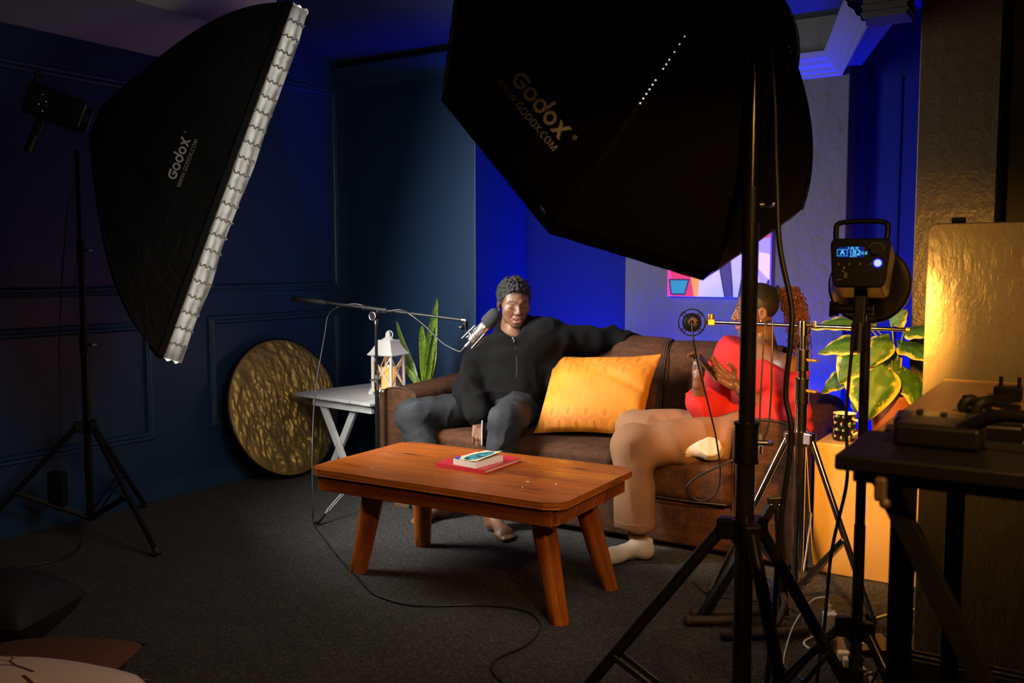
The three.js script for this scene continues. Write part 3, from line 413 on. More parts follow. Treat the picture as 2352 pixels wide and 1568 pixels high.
solo('power_cable', tube([[-0.66, 1.86, -1.98], [-0.6, 1.7, -1.98], [-0.588, 1.45, -2.0], [-0.578, 1.3, -2.0], [-0.55, 1.17, -2.0], [-0.547, 1.09, -1.99], [-0.552, 0.98, -1.98], [-0.535, 0.89, -1.97], [-0.548, 0.7, -1.95], [-0.56, 0.5, -1.96], [-0.575, 0.3, -1.97], [-0.56, 0.1, -1.98], [-0.52, 0.008, -1.98], [-0.4, 0.008, -1.9]], 0.0062, 160, 8), M.cable, 'thick black cable hanging from the octagonal softbox past the red sweater', 'cable');
// ceiling pendant beside the photographer
{
  const PX = 0.38, PZ = -0.75;
  const t = thing('pendant_lamp', 'warm pendant lamp hanging beside the photographer', 'lamp', [PX, 1.85, PZ]);
  mesh('shade', lathe([[0.02, 0.2], [0.06, 0.19], [0.12, 0.12], [0.16, 0.02], [0.165, 0]], [PX, 1.85, PZ]), mat(0.3, 0.2, 0.1, 0.6, { side: THREE.DoubleSide }), t);
  mesh('cord', bar(V(PX, 2.05, PZ), V(PX, H1, PZ), 0.004), M.cable, t);
  mesh('bulb', ball(0.035, [PX, 1.89, PZ]), new THREE.MeshStandardMaterial({ color: 0xffffff, emissive: lin(1, 0.55, 0.2), emissiveIntensity: 4 }), t);
  const l = new THREE.PointLight(lin(1, 0.52, 0.16), ROOM_CD, 0, 2); l.position.set(PX, 1.89, PZ); l.castShadow = true; scene.add(l);
}
// ---------------------------------------------------------------- sofa
{
  const t = thing('sofa', 'long brown fabric sofa with rounded back and block arms', 'sofa', [-2.1, 0, -4.18]), S = M.sofa;
  const pad = (w, h, d, r, p, bulge = 0.02, ry = 0) => {   // upholstered block with softly domed faces
    const g = new RoundedBoxGeometry(w, h, d, 10, r), a = g.attributes.position;
    for (let i = 0; i < a.count; i++) { const x = a.getX(i) / w * 2, y = a.getY(i) / h * 2, z = a.getZ(i) / d * 2, f = (1 - x * x), e = (1 - y * y), k = (1 - z * z); a.setXYZ(i, a.getX(i) * (1 + bulge / w * 0.6 * e * k), a.getY(i) + bulge * f * k * Math.sign(y) * Math.abs(y) ** 3, a.getZ(i) + bulge * 0.7 * f * e * Math.sign(z) * Math.abs(z) ** 3); }
    g.computeVertexNormals(); return boxUV(xf(plain(g), p, [0, ry, 0]));
  };
  mesh('base', pad(1.72, 0.2, 0.78, 0.02, [-2.1, 0.125, -4.17], 0.006), S, t);
  for (const [x0, x1] of [[-2.965, -2.385], [-2.383, -1.8], [-1.798, -1.255]]) {
    const c = mesh('seat_cushion', pad(x1 - x0, 0.2, 0.62, 0.05, [(x0 + x1) / 2, 0.325, -4.055], 0.02), S, t);
    mesh('piping', tube([[x0 + 0.03, 0.245, -3.748], [(x0 + x1) / 2, 0.242, -3.737], [x1 - 0.03, 0.245, -3.748]], 0.0035, 20, 6), M.sofaSeam, c);
  }
  // back: three arched cushions with double-stitched joins
  const bx = [-2.97, -2.3, -1.83, -1.25];
  for (let k = 0; k < 3; k++) {
    const x0 = bx[k], x1 = bx[k + 1], pr = [];
    const c = mesh('back_cushion', (() => {
      const g = grid(28, 44, (a, b) => {   // closed loop in y-z, front bottom -> top -> rear bottom
        const x = lerp(x0 + 0.002, x1 - 0.002, a), e = Math.sin(a * Math.PI) ** 0.45, arch = k === 1 ? 0.012 * e : k === 0 ? 0.03 * (1 - (1 - a) ** 2) - 0.12 * (1 - a) ** 3 : 0.012 * e - 0.012, top = 0.885 + arch, puff = 0.035 * e;
        const s = b * 3; let y, z;
        if (s < 1.3) { const q = s / 1.3; y = lerp(0.38, top - 0.075, q); z = -4.3 - 0.085 * q + puff * (0.5 + 0.5 * Math.sin(q * 3)); }
        else if (s < 2) { const q = (s - 1.3) / 0.7 * Math.PI; z = -4.46 + Math.cos(q) * 0.075 * (1) + puff * 0.7 * Math.max(0, Math.cos(q)); y = top - 0.075 + Math.sin(q) * 0.075; }
        else { const q = s - 2; y = lerp(top - 0.075, 0.1, q); z = -4.535 - 0.02 * q; }
        return [x, y, z, x, b * 1.6];
      }); return g;
    })(), S, t); c.material.side = THREE.DoubleSide;
    if (k < 2) for (const s of [-0.006, 0.006]) mesh('stitched_seam', tube([[x1 + s, 0.46, -4.285], [x1 + s, 0.65, -4.322], [x1 + s, 0.8, -4.372], [x1 + s, 0.86, -4.4], [x1 + s, 0.882, -4.45]].map(p => [p[0], p[1] + 0.002, p[2] + 0.012]), 0.0035, 30, 6), M.sofaSeam, c);
  }
  mesh('back_frame', boxUV(rbox(1.76, 0.62, 0.1, 0.03, [-2.1, 0.42, -4.5])), S, t);
  for (const [s, x0, x1] of [[-1, -3.2, -2.97], [1, -1.25, -0.995]]) {   // arms with rounded top, seam round the front panel
    const w = x1 - x0, sh = new THREE.Shape(), r = 0.055; sh.moveTo(x0, 0.03); sh.lineTo(x1, 0.03); sh.lineTo(x1, 0.595 - r); sh.quadraticCurveTo(x1, 0.595, x1 - r, 0.598); sh.quadraticCurveTo((x0 + x1) / 2, 0.612, x0 + r, 0.598); sh.quadraticCurveTo(x0, 0.595, x0, 0.595 - r); sh.lineTo(x0, 0.03);
    const g = new THREE.ExtrudeGeometry(sh, { depth: 0.77, bevelEnabled: true, bevelSize: 0.012, bevelThickness: 0.015, bevelSegments: 4, curveSegments: 8 }).translate(0, 0, -4.55);
    const p = g.attributes.position; for (let i = 0; i < p.count; i++) { const z = p.getZ(i), q = clamp((z + 4.55) / 0.77, 0, 1); if (p.getY(i) > 0.4) p.setY(i, p.getY(i) + 0.03 * (1 - q) * (p.getY(i) - 0.4) / 0.2); }
    g.computeVertexNormals(); const a = mesh('arm', boxUV(g), S, t);
    mesh('piping', tube([[x0 - 0.012, 0.06, -3.768], [x0 - 0.01, 0.54, -3.768], [x0 + 0.03, 0.606, -3.768], [(x0 + x1) / 2, 0.622, -3.768], [x1 - 0.03, 0.606, -3.768], [x1 + 0.01, 0.54, -3.768], [x1 + 0.012, 0.06, -3.768]], 0.004, 60, 6), M.sofaSeam, a);
  }
  for (const x of [-3.1, -1.1]) for (const z of [-3.88, -4.45]) mesh('foot', rbox(0.07, 0.032, 0.07, 0.004, [x, 0.016, z]), M.black, t);
  mesh('foot', rbox(0.1, 0.02, 0.06, 0.003, [-3.02, 0.01, -3.74]), mat(0.12, 0.07, 0.04, 0.5), t).userData.label = 'worn wooden foot block';
}
// ---------------------------------------------------------------- coffee table: four boards, apron, splayed round legs
{
  const cx = -2.061, cz = -2.97, w = 1.142, d = 0.667, y = 0.46, t = thing('coffee_table', 'glossy reddish-brown wooden coffee table with four splayed round legs', 'coffee table', [cx, 0, cz]), turn = 0.028;
  const R = (x, yy, z) => V(cx + x * Math.cos(turn) + z * Math.sin(turn), yy, cz - x * Math.sin(turn) + z * Math.cos(turn));
  const outline = z => { const r = 0.075, h = d / 2 - Math.abs(z); return h < r ? w / 2 - r + Math.sqrt(Math.max(0, r * r - (r - h) ** 2)) : w / 2; };   // half length at z
  const cuts = [-0.3335, -0.18, 0.015, 0.19, 0.3335];
  for (let k = 0; k < 4; k++) {
    const z0 = cuts[k] + 0.0005, z1 = cuts[k + 1] - 0.0005, sh = new THREE.Shape(), n = 10, pts = [];
    for (let i = 0; i <= n; i++) { const z = lerp(z0, z1, i / n); pts.push([outline(z), z]); } for (let i = n; i >= 0; i--) { const z = lerp(z0, z1, i / n); pts.push([-outline(z), z]); }
    pts.forEach((p, i) => i ? sh.lineTo(p[0], -p[1]) : sh.moveTo(p[0], -p[1]));
    const g = plain(new THREE.ExtrudeGeometry(sh, { depth: 0.022, bevelEnabled: true, bevelSize: -0.0008, bevelOffset: 0, bevelThickness: 0.0012, bevelSegments: 1 })).rotateX(-Math.PI / 2).translate(0, y - 0.0235, 0);
    const a = boxUV(g), u = a.attributes.uv; for (let i = 0; i < u.count; i++) u.setXY(i, u.getX(i) + k * 0.37, u.getY(i) * 1.3 + k * 0.21);
    a.rotateY(turn).translate(cx, 0, cz); mesh('board', a, M.wood, t);
  }
  const woodTo = (g, ax) => { const o = plain(g), p = o.attributes.position, u = o.attributes.uv; for (let i = 0; i < p.count; i++) u.setXY(i, ax === 'y' ? p.getY(i) : p.getX(i), ax === 'y' ? (p.getX(i) + p.getZ(i)) : p.getY(i) + p.getZ(i)); return o; };
  for (const s of [-1, 1]) { mesh('apron', woodTo(beam(R(-0.525, y - 0.057, s * 0.298), R(0.525, y - 0.057, s * 0.298), 0.022, 0.066)), M.wood, t); mesh('apron', woodTo(beam(R(s * 0.525, y - 0.057, -0.286), R(s * 0.525, y - 0.057, 0.286), 0.022, 0.066)), M.wood, t); }
  for (const [tx, tz, bx, bz] of [[-2.445, -2.86, -2.522, -2.815], [-2.45, -3.16, -2.52, -3.245], [-1.68, -2.85, -1.552, -2.778], [-1.66, -3.12, -1.56, -3.19]]) {
    const A = V(tx, y - 0.03, tz), B = V(bx, 0, bz), D = B.clone().sub(A), n = 16;
    const g = grid(18, n, (a, b) => { const c = A.clone().addScaledVector(D, b), r = lerp(0.05, 0.036, b), an = a * 6.2832; return [c.x + r * Math.cos(an), c.y, c.z + r * Math.sin(an), (1 - b) * 0.45, a * 0.3]; });
    mesh('leg', [g, new THREE.CircleGeometry(0.036, 18).rotateX(Math.PI / 2).translate(B.x, 0.0004, B.z)], M.wood, t);
  }
}
// books on the table
{
  const slab = (P, y0, y1, gm) => grid;   // corners are given as [x,z] loops
  const KS = 0.9518, prism = (c, y0, y1) => { const s = new THREE.Shape(c.map(p => new THREE.Vector2(p[0] * KS, -p[1] * KS))); return plain(new THREE.ExtrudeGeometry(s, { depth: y1 - y0, bevelEnabled: false })).rotateX(-Math.PI / 2).translate(0, y0 + 0.04, 0); };
  const red = mat(0.62, 0.03, 0.045, 0.35), ctr = [-2.175, -3.21], o = 0.008;
  const a = [[-2.306, -3.06], [-2.052, -3.05], [-2.055, -3.335], [-2.305, -3.36]], t = thing('hardcover_book', 'flat red hardcover book lying on the coffee table', 'book', [ctr[0] * KS, 0.46, ctr[1] * KS]);
  mesh('cover', [prism(a, 0.4205, 0.4228), prism(a, 0.4342, 0.4365), prism([a[0], a[1], [a[1][0], a[1][1] - 0.004], [a[0][0], a[0][1] - 0.004]], 0.4228, 0.4342)], red, t);
  mesh('page_block', prism([[-2.298, -3.064], [-2.06, -3.054], [-2.063, -3.328], [-2.297, -3.352]], 0.4228, 0.4342), M.paper, t);
  const b = [[-2.225, -3.075], [-2.095, -3.05], [-2.082, -3.235], [-2.215, -3.29]], p = thing('paperback_book', 'thick paperback with a blue sea cover lying on the red book', 'book', [-2.155 * KS, 0.477, -3.16 * KS]);
  mesh('page_block', prism(b, 0.4378, 0.4595), M.paper, p);
  const cv = document.createElement('canvas'); cv.width = cv.height = 256; const g = cv.getContext('2d'); g.fillStyle = '#efe6b8'; g.fillRect(0, 0, 256, 256); g.fillStyle = '#1d4fb0'; g.beginPath(); g.moveTo(0, 256); g.lineTo(0, 190); g.lineTo(70, 256); g.fill(); g.fillStyle = '#c8342e'; g.fillRect(0, 0, 20, 60);
  g.fillStyle = '#0d3f52'; g.beginPath(); g.ellipse(135, 128, 88, 118, 0, 0, 7); g.fill(); const gr = ['#2a8fae', '#3fb6c4', '#7ed3d6', '#1f7f9c', '#58c0c8']; g.save(); g.beginPath(); g.ellipse(135, 128, 80, 110, 0, 0, 7); g.clip(); for (let i = 0; i < 160; i++) { g.fillStyle = gr[i % 5]; g.beginPath(); g.ellipse(rr(40, 230), rr(0, 256), rr(10, 40), rr(2, 7), rr(-0.3, 0.3), 0, 7); g.fill(); } g.restore();
  const ct = new THREE.CanvasTexture(cv); ct.colorSpace = THREE.SRGBColorSpace;
  mesh('front_cover', grid(12, 10, (u, v) => { const q = [lerp(lerp(b[0][0], b[1][0], u), lerp(b[3][0], b[2][0], u), v), lerp(lerp(b[0][1], b[1][1], u), lerp(b[3][1], b[2][1], u), v)]; return [q[0] * KS, 0.5005 + 0.014 * u * u * v + 0.005 * u * u, q[1] * KS, u, v]; }), new THREE.MeshStandardMaterial({ map: ct, roughness: 0.4, side: THREE.DoubleSide }), p);
  mesh('back_cover', prism(b, 0.4368, 0.4378), M.paper, p);
}
const crumb = mat(0.7, 0.66, 0.55, 0.8);
[[-1.742, 0.4625, -2.875], [-1.637, 0.4625, -2.903], [-1.713, 0.4625, -2.79]].forEach((p, i) => solo('paper_crumb', xf(new THREE.DodecahedronGeometry(0.005), p, [i, i, 0], [i ? 0.7 : 1.8, 0.5, 0.8]), crumb, ['larger white paper crumb on the coffee table', 'tiny white crumb on the table nearest the sofa', 'tiny white crumb on the table nearest the camera'][i], 'crumb'));
[[-0.534, 0.004, -3.2, 0.014], [-0.93, 0.003, -2.95, 0.008], [-1.4, 0.19, -3.766, 0.006]].forEach(([x, y, z, r], i) => i < 2 && solo('paper_scrap', xf(new THREE.DodecahedronGeometry(r), [x, y, z], [0, i, 0], [1.3, 0.3, 0.6]), crumb, ['white paper scrap on the carpet by the low wall', 'tiny white scrap on the carpet beside the folding stand'][i], 'scrap'));

// ---------------------------------------------------------------- yellow cushion
{
  const n = 512, ogee = tex(n, (u, v) => {
    const s = u * 6, b = v * 6, cx = ((s + (Math.floor(b) % 2) * 0.5) % 1) - 0.5, cy = (b % 1) - 0.5, d = Math.abs(cx) * 1.1 + Math.abs(cy) * 0.9 + 0.1 * Math.cos(cy * 9), ring = sstep(0.05, 0.0, Math.abs(d - 0.42)) + 0.6 * sstep(0.04, 0, Math.abs(d - 0.28)), core = sstep(0.26, 0.18, d);
    const band = Math.max(sstep(0.34, 0.12, v), sstep(0.66, 0.88, v)), soft = 0.25 + 0.75 * band, w = fbm(u, v, 6, 3, 61);
    const k = clamp(0.45 + 0.3 * ring * soft - 0.36 * core * soft - 0.22 * band * (1 - ring) + 0.18 * (w - 0.5), 0, 1); return [lerp(0.78, 0.98, k), lerp(0.42, 0.74, k), lerp(0.02, 0.12, k)];
  }, true);
  const cm = mat(0.78, 0.74, 0.7, 0.7, { map: ogee, bumpMap: rep(T.weave, 4), bumpScale: 0.0006, side: THREE.DoubleSide });
  const C = [V(-2.31, 0.437, -3.87), V(-1.8, 0.442, -4.03), V(-1.79, 0.828, -4.22), V(-2.4, 0.79, -4.22)], nrm = V(0.04, 0.45, 1).normalize();
  const t = thing('throw_pillow', 'square mustard-yellow patterned pillow leaning against the brown sofa back', 'pillow', [-2.1, 0.437, -4.1]);
  const side = s => grid(36, 30, (u, v) => {
    const e = Math.min(u, 1 - u, v, 1 - v), pin = 0.02 * (Math.sin(u * Math.PI) * (1 - 2 * Math.abs(v - 0.5)) ** 0 * (v < 0.5 ? 1 : -1) * Math.pow(Math.abs(2 * v - 1), 6)), pin2 = 0.02 * Math.sin(v * Math.PI) * (u < 0.5 ? 1 : -1) * Math.pow(Math.abs(2 * u - 1), 6);
    const a = C[0].clone().lerp(C[1], u), b = C[3].clone().lerp(C[2], u), p = a.lerp(b, v); const ax = C[1].clone().sub(C[0]).normalize(), ay = C[3].clone().sub(C[0]).normalize();
    p.addScaledVector(ay, pin).addScaledVector(ax, pin2);
    const h = Math.pow(Math.max(0, Math.sin(u * Math.PI) * Math.sin(v * Math.PI)), 0.5) * 0.09, fold = 0.009 * Math.sin(14 * (u + 0.5 * v) + 3 * noise3(u * 3, v * 3, 2)) * Math.exp(-e * 7) * sstep(0, 0.04, e) + 0.006 * noise3(u * 5, v * 5, 5) * sstep(0, 0.1, e) - 0.02 * Math.exp(-(((u - 0.78) * 0.5 + (v - 0.62)) ** 2) * 500) * Math.exp(-((u - 0.82) ** 2) * 25);
    return p.addScaledVector(nrm, s * (h + (s > 0 ? fold : 0)) + (s > 0 ? 0.0005 : -0.0005)).toArray();
  });
  mesh('front_cover', side(1), cm, t); mesh('back_cover', side(-1), cm, t);
  mesh('zip_pull', rbox(0.006, 0.022, 0.003, 0.001, [-2.372, 0.735, -4.165]), M.chrome, t);
}
// ---------------------------------------------------------------- white side table
const ST = { o: [-3.985, -3.895], a: 0.14, w: 0.69, d: 0.62, y: 0.515 };
const stp = (u, v, y) => V(ST.o[0] + u * Math.cos(ST.a) + v * Math.sin(ST.a), y, ST.o[1] + u * Math.sin(ST.a) - v * Math.cos(ST.a));   // u along the front edge, v away
{
  const c = stp(ST.w / 2, ST.d / 2, 0), t = thing('side_table', 'white slatted side table with crossed legs beside the sofa', 'side table', c.toArray());
  for (let k = 0; k < 8; k++) { const u = (k + 0.5) * ST.w / 8; mesh('slat', beam(stp(u, -0.004 * (k % 2), ST.y - 0.009), stp(u, ST.d, ST.y - 0.009), ST.w / 8 - 0.003, 0.018, V(0, 1, 0), 0.004), M.whiteWood, t); }
  for (const v of [0.045, ST.d - 0.045]) mesh('apron', beam(stp(0.14, v, ST.y - 0.042), stp(ST.w - 0.03, v, ST.y - 0.042), 0.022, 0.046), M.whiteWood, t);
  for (const v of [0.06, ST.d - 0.06]) { mesh('leg', beam(stp(0.2, v, ST.y - 0.05), stp(0.49, v - 0.01, 0.012), 0.022, 0.044), M.whiteWood, t); mesh('leg', beam(stp(0.47, v + 0.024, ST.y - 0.05), stp(0.21, v + 0.02, 0.012), 0.022, 0.044), M.whiteWood, t); }
  mesh('stretcher', beam(stp(0.23, 0.07, 0.1), stp(0.23, ST.d - 0.05, 0.1), 0.02, 0.05), M.whiteWood, t);
  mesh('bolt', bar(stp(0.335, 0.035, 0.23), stp(0.335, 0.1, 0.23), 0.005), M.steel, t);
}
// lantern with candle
{
  const c = stp(0.462, 0.34, ST.y + 0.0005), t = thing('lantern', 'white wooden lantern with crossed bars and glowing candle on side table', 'lantern', c.toArray()), y = ST.y, ry = 0.08;
  const q = (x, yy, z) => V(c.x + x * Math.cos(ry) + z * Math.sin(ry), y + yy, c.z - x * Math.sin(ry) + z * Math.cos(ry)), W = M.white, hw = 0.057;
  mesh('base', [rbox(0.14, 0.014, 0.14, 0.003, [c.x, y + 0.022, c.z], [0, ry, 0]), ...[[-1, -1], [1, -1], [1, 1], [-1, 1]].map(([a, b]) => rbox(0.03, 0.016, 0.03, 0.003, q(a * 0.06, 0.008, b * 0.06).toArray(), [0, ry, 0]))], W, t);
  for (const [a, b] of [[-1, -1], [1, -1], [1, 1], [-1, 1]]) mesh('post', beam(q(a * hw, 0.028, b * hw), q(a * hw, 0.202, b * hw), 0.012, 0.012, q(1, 0, 0).sub(q(0, 0, 0))), W, t);
  for (let k = 0; k < 4; k++) { const an = k * Math.PI / 2, r = (x, yy) => q(x * Math.cos(an) + hw * Math.sin(an), yy, -x * Math.sin(an) + hw * Math.cos(an)); mesh('cross_bar', beam(r(-hw, 0.035), r(hw, 0.197), 0.006, 0.006), W, t); mesh('cross_bar', beam(r(hw, 0.035), r(-hw, 0.197), 0.006, 0.006), W, t); mesh('pane', grid(1, 1, (u, v) => { const p = r(lerp(-hw, hw, u) * 0.95, lerp(0.03, 0.2, v)); return p.lerp(q(0, p.y - y, 0), 0.08).toArray(); }), phys(1, 1, 1, 0.02, { transmission: 1, thickness: 0, side: THREE.DoubleSide }), t); }
  const rp = [[0.104, 0.2], [0.11, 0.206], [0.098, 0.216], [0.08, 0.236], [0.064, 0.26], [0.058, 0.278], [0.02, 0.28]];
  mesh('roof', new THREE.LatheGeometry(rp.map(p => new THREE.Vector2(p[0], p[1])), 4, Math.PI / 4).toNonIndexed().rotateY(ry).translate(c.x, y, c.z), mat(0.72, 0.72, 0.7, 0.5, { side: THREE.DoubleSide }), t).geometry.computeVertexNormals();
  const cap2 = mesh('finial', lathe([[0.03, 0.277], [0.03, 0.284], [0.018, 0.288], [0.014, 0.296], [0.012, 0.312], [0.006, 0.32], [0, 0.321]], [c.x, y, c.z], 20), W, t);
  mesh('ring', new THREE.TorusGeometry(0.018, 0.003, 8, 24).rotateY(0.2).rotateZ(-0.35).translate(c.x + 0.01, y + 0.306, c.z), W, cap2);
  const k = thing('candle', 'thick glowing amber candle standing inside the white lantern', 'candle', [c.x, y + 0.0295, c.z]);
  mesh('wax', lathe([[0, 0], [0.036, 0], [0.037, 0.004], [0.037, 0.1], [0.034, 0.112], [0.026, 0.106], [0, 0.1]], [c.x, y + 0.0295, c.z], 28), phys(0.9, 0.55, 0.2, 0.6, { emissive: lin(1, 0.36, 0.03), emissiveIntensity: 0.42 }), k);
  mesh('flame', ball(0.006, [c.x, y + 0.142, c.z], [1, 2, 1], 10), new THREE.MeshStandardMaterial({ color: 0xffffff, emissive: lin(1, 0.5, 0.1), emissiveIntensity: 2 }), k);
  const l = new THREE.PointLight(lin(1, 0.45, 0.1), CANDLE_CD, 0, 2); l.position.set(c.x, y + 0.142, c.z); l.castShadow = true; scene.add(l);
  t.scale.setScalar(1.14); k.scale.setScalar(1.14);
}
// snake plant in a white pot behind the lantern
{
  const c = stp(0.58, 0.5, ST.y + 0.0005), y = ST.y, t = thing('snake_plant', 'upright snake plant with banded green leaves behind the lantern', 'plant', c.toArray());
  const lt = tex(256, (u, v) => { const b = Math.sin(v * 75 + 7 * (fbm(u, v, 8, 3, 3) - 0.5) * 4), k = sstep(-0.1, 0.5, b), e = sstep(0.1, 0.0, Math.min(u, 1 - u)); return [lerp(lerp(0.48, 0.16, k), 0.7, e * 0.8), lerp(lerp(0.6, 0.3, k), 0.72, e * 0.8), lerp(0.16, 0.1, k)]; }, true);
  const lm = mat(1, 1, 1, 0.4, { map: lt, side: THREE.DoubleSide });
  mesh('pot', lathe([[0.035, 0], [0.04, 0.004], [0.052, 0.05], [0.05, 0.052], [0.044, 0.046], [0, 0.046]], [c.x, y, c.z]), M.white, t);
  mesh('soil', new THREE.CircleGeometry(0.045, 20).rotateX(-Math.PI / 2).translate(c.x, y + 0.047, c.z), mat(0.03, 0.02, 0.012, 1), t);
  const leaf = (b, tip, w, tw) => { const A = V(...b), B = V(...tip); mesh('leaf', grid(8, 26, (u, v) => { const p = A.clone().lerp(B, v), wd = w * Math.min(1, 0.55 + v * 1.5) * Math.pow(1 - v, 0.42) * (v > 0.98 ? 0.3 : 1), a = tw + v * 0.7, x = (u - 0.5) * 2, cup = 0.3 * wd * (1 - x * x); p.x += Math.cos(a) * wd * x - Math.sin(a) * cup + 0.008 * Math.sin(v * 5 + tw); p.z += -Math.sin(a) * wd * x - Math.cos(a) * cup; return [p.x, p.y, p.z, u, v]; }), lm, t); };
  const B = (x, z) => [c.x + x, y + 0.045, c.z + z];
  leaf(B(0.02, 0.0), [c.x + 0.11, y + 0.56, c.z - 0.01], 0.044, 0.5); leaf(B(-0.04, 0.01), [c.x - 0.18, y + 0.42, c.z + 0.01], 0.028, 0.7); leaf(B(0.03, 0.01), [c.x + 0.12, y + 0.4, c.z + 0.02], 0.02, 0.9); leaf(B(-0.025, 0.015), [c.x - 0.09, y + 0.16, c.z + 0.04], 0.03, 0.3); leaf(B(0.0, -0.02), [c.x + 0.03, y + 0.4, c.z + 0.03], 0.036, 0.2);
}
// ---------------------------------------------------------------- gold reflector disc leaning on the wall
{
  const R = 0.415, C = V(-4.075, 0.42, -3.925), nrm = V(1, 0.24, 0.06).normalize(), u = V(0, 0, -1).addScaledVector(nrm, nrm.z).normalize(), v = nrm.clone().cross(u).negate(); if (v.y < 0) v.negate();
  const t = thing('reflector_disc', 'round crumpled gold reflector disc with black rim leaning on navy wall', 'reflector', [C.x, 0, C.z]);
  const rg = (x, y, s) => Math.abs(noise3(x, y, s));
  const g = grid(220, 110, (a, b) => { const an = a * 6.28319, r = b * (R - 0.006), x = r * Math.cos(an), y = r * Math.sin(an), q = y + 0.3 * x, d = b < 0.985 ? (0.012 * (0.5 - rg(x * 15 + 3 + noise3(x * 5, y * 5, 1), q * 6.5, 3)) + 0.012 * (0.5 - rg(x * 34, q * 15 + 6 * x, 9)) + 0.008 * (0.5 - rg(x * 70, q * 34 + 10 * x, 12))) * sstep(1, 0.92, b) : 0; return C.clone().addScaledVector(u, x).addScaledVector(v, y).addScaledVector(nrm, d + 0.006).toArray(); });
  mesh('gold_fabric', g, mat(0.42, 0.29, 0.085, 0.48, { metalness: 0.75, side: THREE.DoubleSide }), t);
  mesh('rim', new THREE.TorusGeometry(R - 0.004, 0.008, 10, 90).applyMatrix4(new THREE.Matrix4().makeBasis(u, v, u.clone().cross(v)).setPosition(C)), M.black, t);
  mesh('back_fabric', new THREE.CircleGeometry(R - 0.006, 60).applyMatrix4(new THREE.Matrix4().makeBasis(u, v, u.clone().cross(v)).setPosition(C.clone().addScaledVector(nrm, -0.012))), mat(0.01, 0.01, 0.01, 0.8, { side: THREE.DoubleSide }), t);
}
// ---------------------------------------------------------------- people
const a3 = v => v.toArray(), add = (p, q, s = 1) => [p[0] + q[0] * s, p[1] + q[1] * s, p[2] + q[2] * s], mixp = (p, q, t) => [lerp(p[0], q[0], t), lerp(p[1], q[1], t), lerp(p[2], q[2], t)];
function snap(f, p, d, far = 0.6) { const q = [...p]; for (let i = 0; i < 400; i++) { if (f(...q) < 0.0005) break; const s = Math.max(0.0008, Math.abs(f(...q)) * 0.5); q[0] += d[0] * s; q[1] += d[1] * s; q[2] += d[2] * s; } return q; }
const basis = (x, y, z) => new THREE.Matrix4().makeBasis(x, y, z);
function headFrame(face, roll = 0) { const z = V(...face).normalize(), x = V(0, 1, 0).cross(z).normalize(), y = z.clone().cross(x); return basis(x, y, z).multiply(new THREE.Matrix4().makeRotationZ(roll)); }
function headShape(o) {
  const k = blend, skull = ell([0, 0.045, -0.012], [0.074, 0.087, 0.094]), bits = k([skull, ell([0, -0.015, 0.028], [0.062, 0.088, 0.064]), ell([0, -0.06, 0.026], [o.jaw, 0.05, 0.056])], 0.03);
  const chin = cap([-0.008, -0.1, 0.064], [0.008, -0.1, 0.064], 0.018), ck = [-1, 1].map(s => ell([s * 0.044, -0.014, 0.062], [0.02, 0.022, 0.02])), brow = [-1, 1].map(s => cap([s * 0.014, 0.03, 0.084], [s * 0.046, 0.031, 0.066], 0.01, 0.008));
  const nose = cap([0, 0.022, 0.088], [0, -0.02, 0.107], 0.0075, 0.012), tip = ell([0, -0.024, 0.107], [0.0125, 0.0105, 0.0115]), wing = [-1, 1].map(s => ell([s * 0.0145, -0.028, 0.097], [0.009, 0.008, 0.011]));
  const up = ell([0, -0.0525, 0.0915], [0.025, 0.0085, 0.0105]), lo = ell([0, -0.068 - o.open, 0.088], [0.0225, 0.0095, 0.0115]), gap = ell([0, -0.0602 - o.open * 0.5, 0.1], [0.019, 0.0022 + o.open * 0.62, 0.02]);
  const sock = [-1, 1].map(s => ell([s * 0.033, 0.01, 0.1], [0.019, 0.012, 0.014])), lid = [-1, 1].map(s => ell([s * 0.032, 0.008, 0.0735], [0.0145, 0.0125, 0.0125]));
  const ear = [-1, 1].map(s => ell([s * 0.077, -0.002, -0.014], [0.01, 0.032, 0.02])), earIn = [-1, 1].map(s => ell([s * 0.088, 0.004, -0.01], [0.009, 0.018, 0.011])), lobe = [-1, 1].map(s => ell([s * 0.0745, -0.03, -0.005], [0.007, 0.009, 0.008]));
  const neck = cap([0, -0.05, -0.022], [0, -0.19, -0.05], o.neck, o.neck + 0.008), groove = [-1, 1].map(s => cap([s * 0.02, -0.03, 0.094], [s * 0.034, -0.06, 0.08], 0.003));
  return (x, y, z) => {
    let d = bits(x, y, z); d = smin(d, chin(x, y, z), 0.03); for (const f of ck) d = smin(d, f(x, y, z), 0.025); for (const f of brow) d = smin(d, f(x, y, z), 0.014);
    for (const f of sock) d = smax(d, -f(x, y, z), 0.012); for (const f of lid) d = smin(d, f(x, y, z), 0.005);
    d = smin(d, nose(x, y, z), 0.012); d = smin(d, tip(x, y, z), 0.006); for (const f of wing) d = smin(d, f(x, y, z), 0.006); for (const f of groove) d = smax(d, -f(x, y, z), 0.008);
    d = smin(d, up(x, y, z), 0.006); d = smin(d, lo(x, y, z), 0.006); d = smax(d, -gap(x, y, z), 0.003); d = smin(d, neck(x, y, z), 0.03);
    for (let i = 0; i < 2; i++) { d = smin(d, smax(smin(ear[i](x, y, z), lobe[i](x, y, z), 0.008), -earIn[i](x, y, z), 0.006), 0.006); } return d;
  };
}
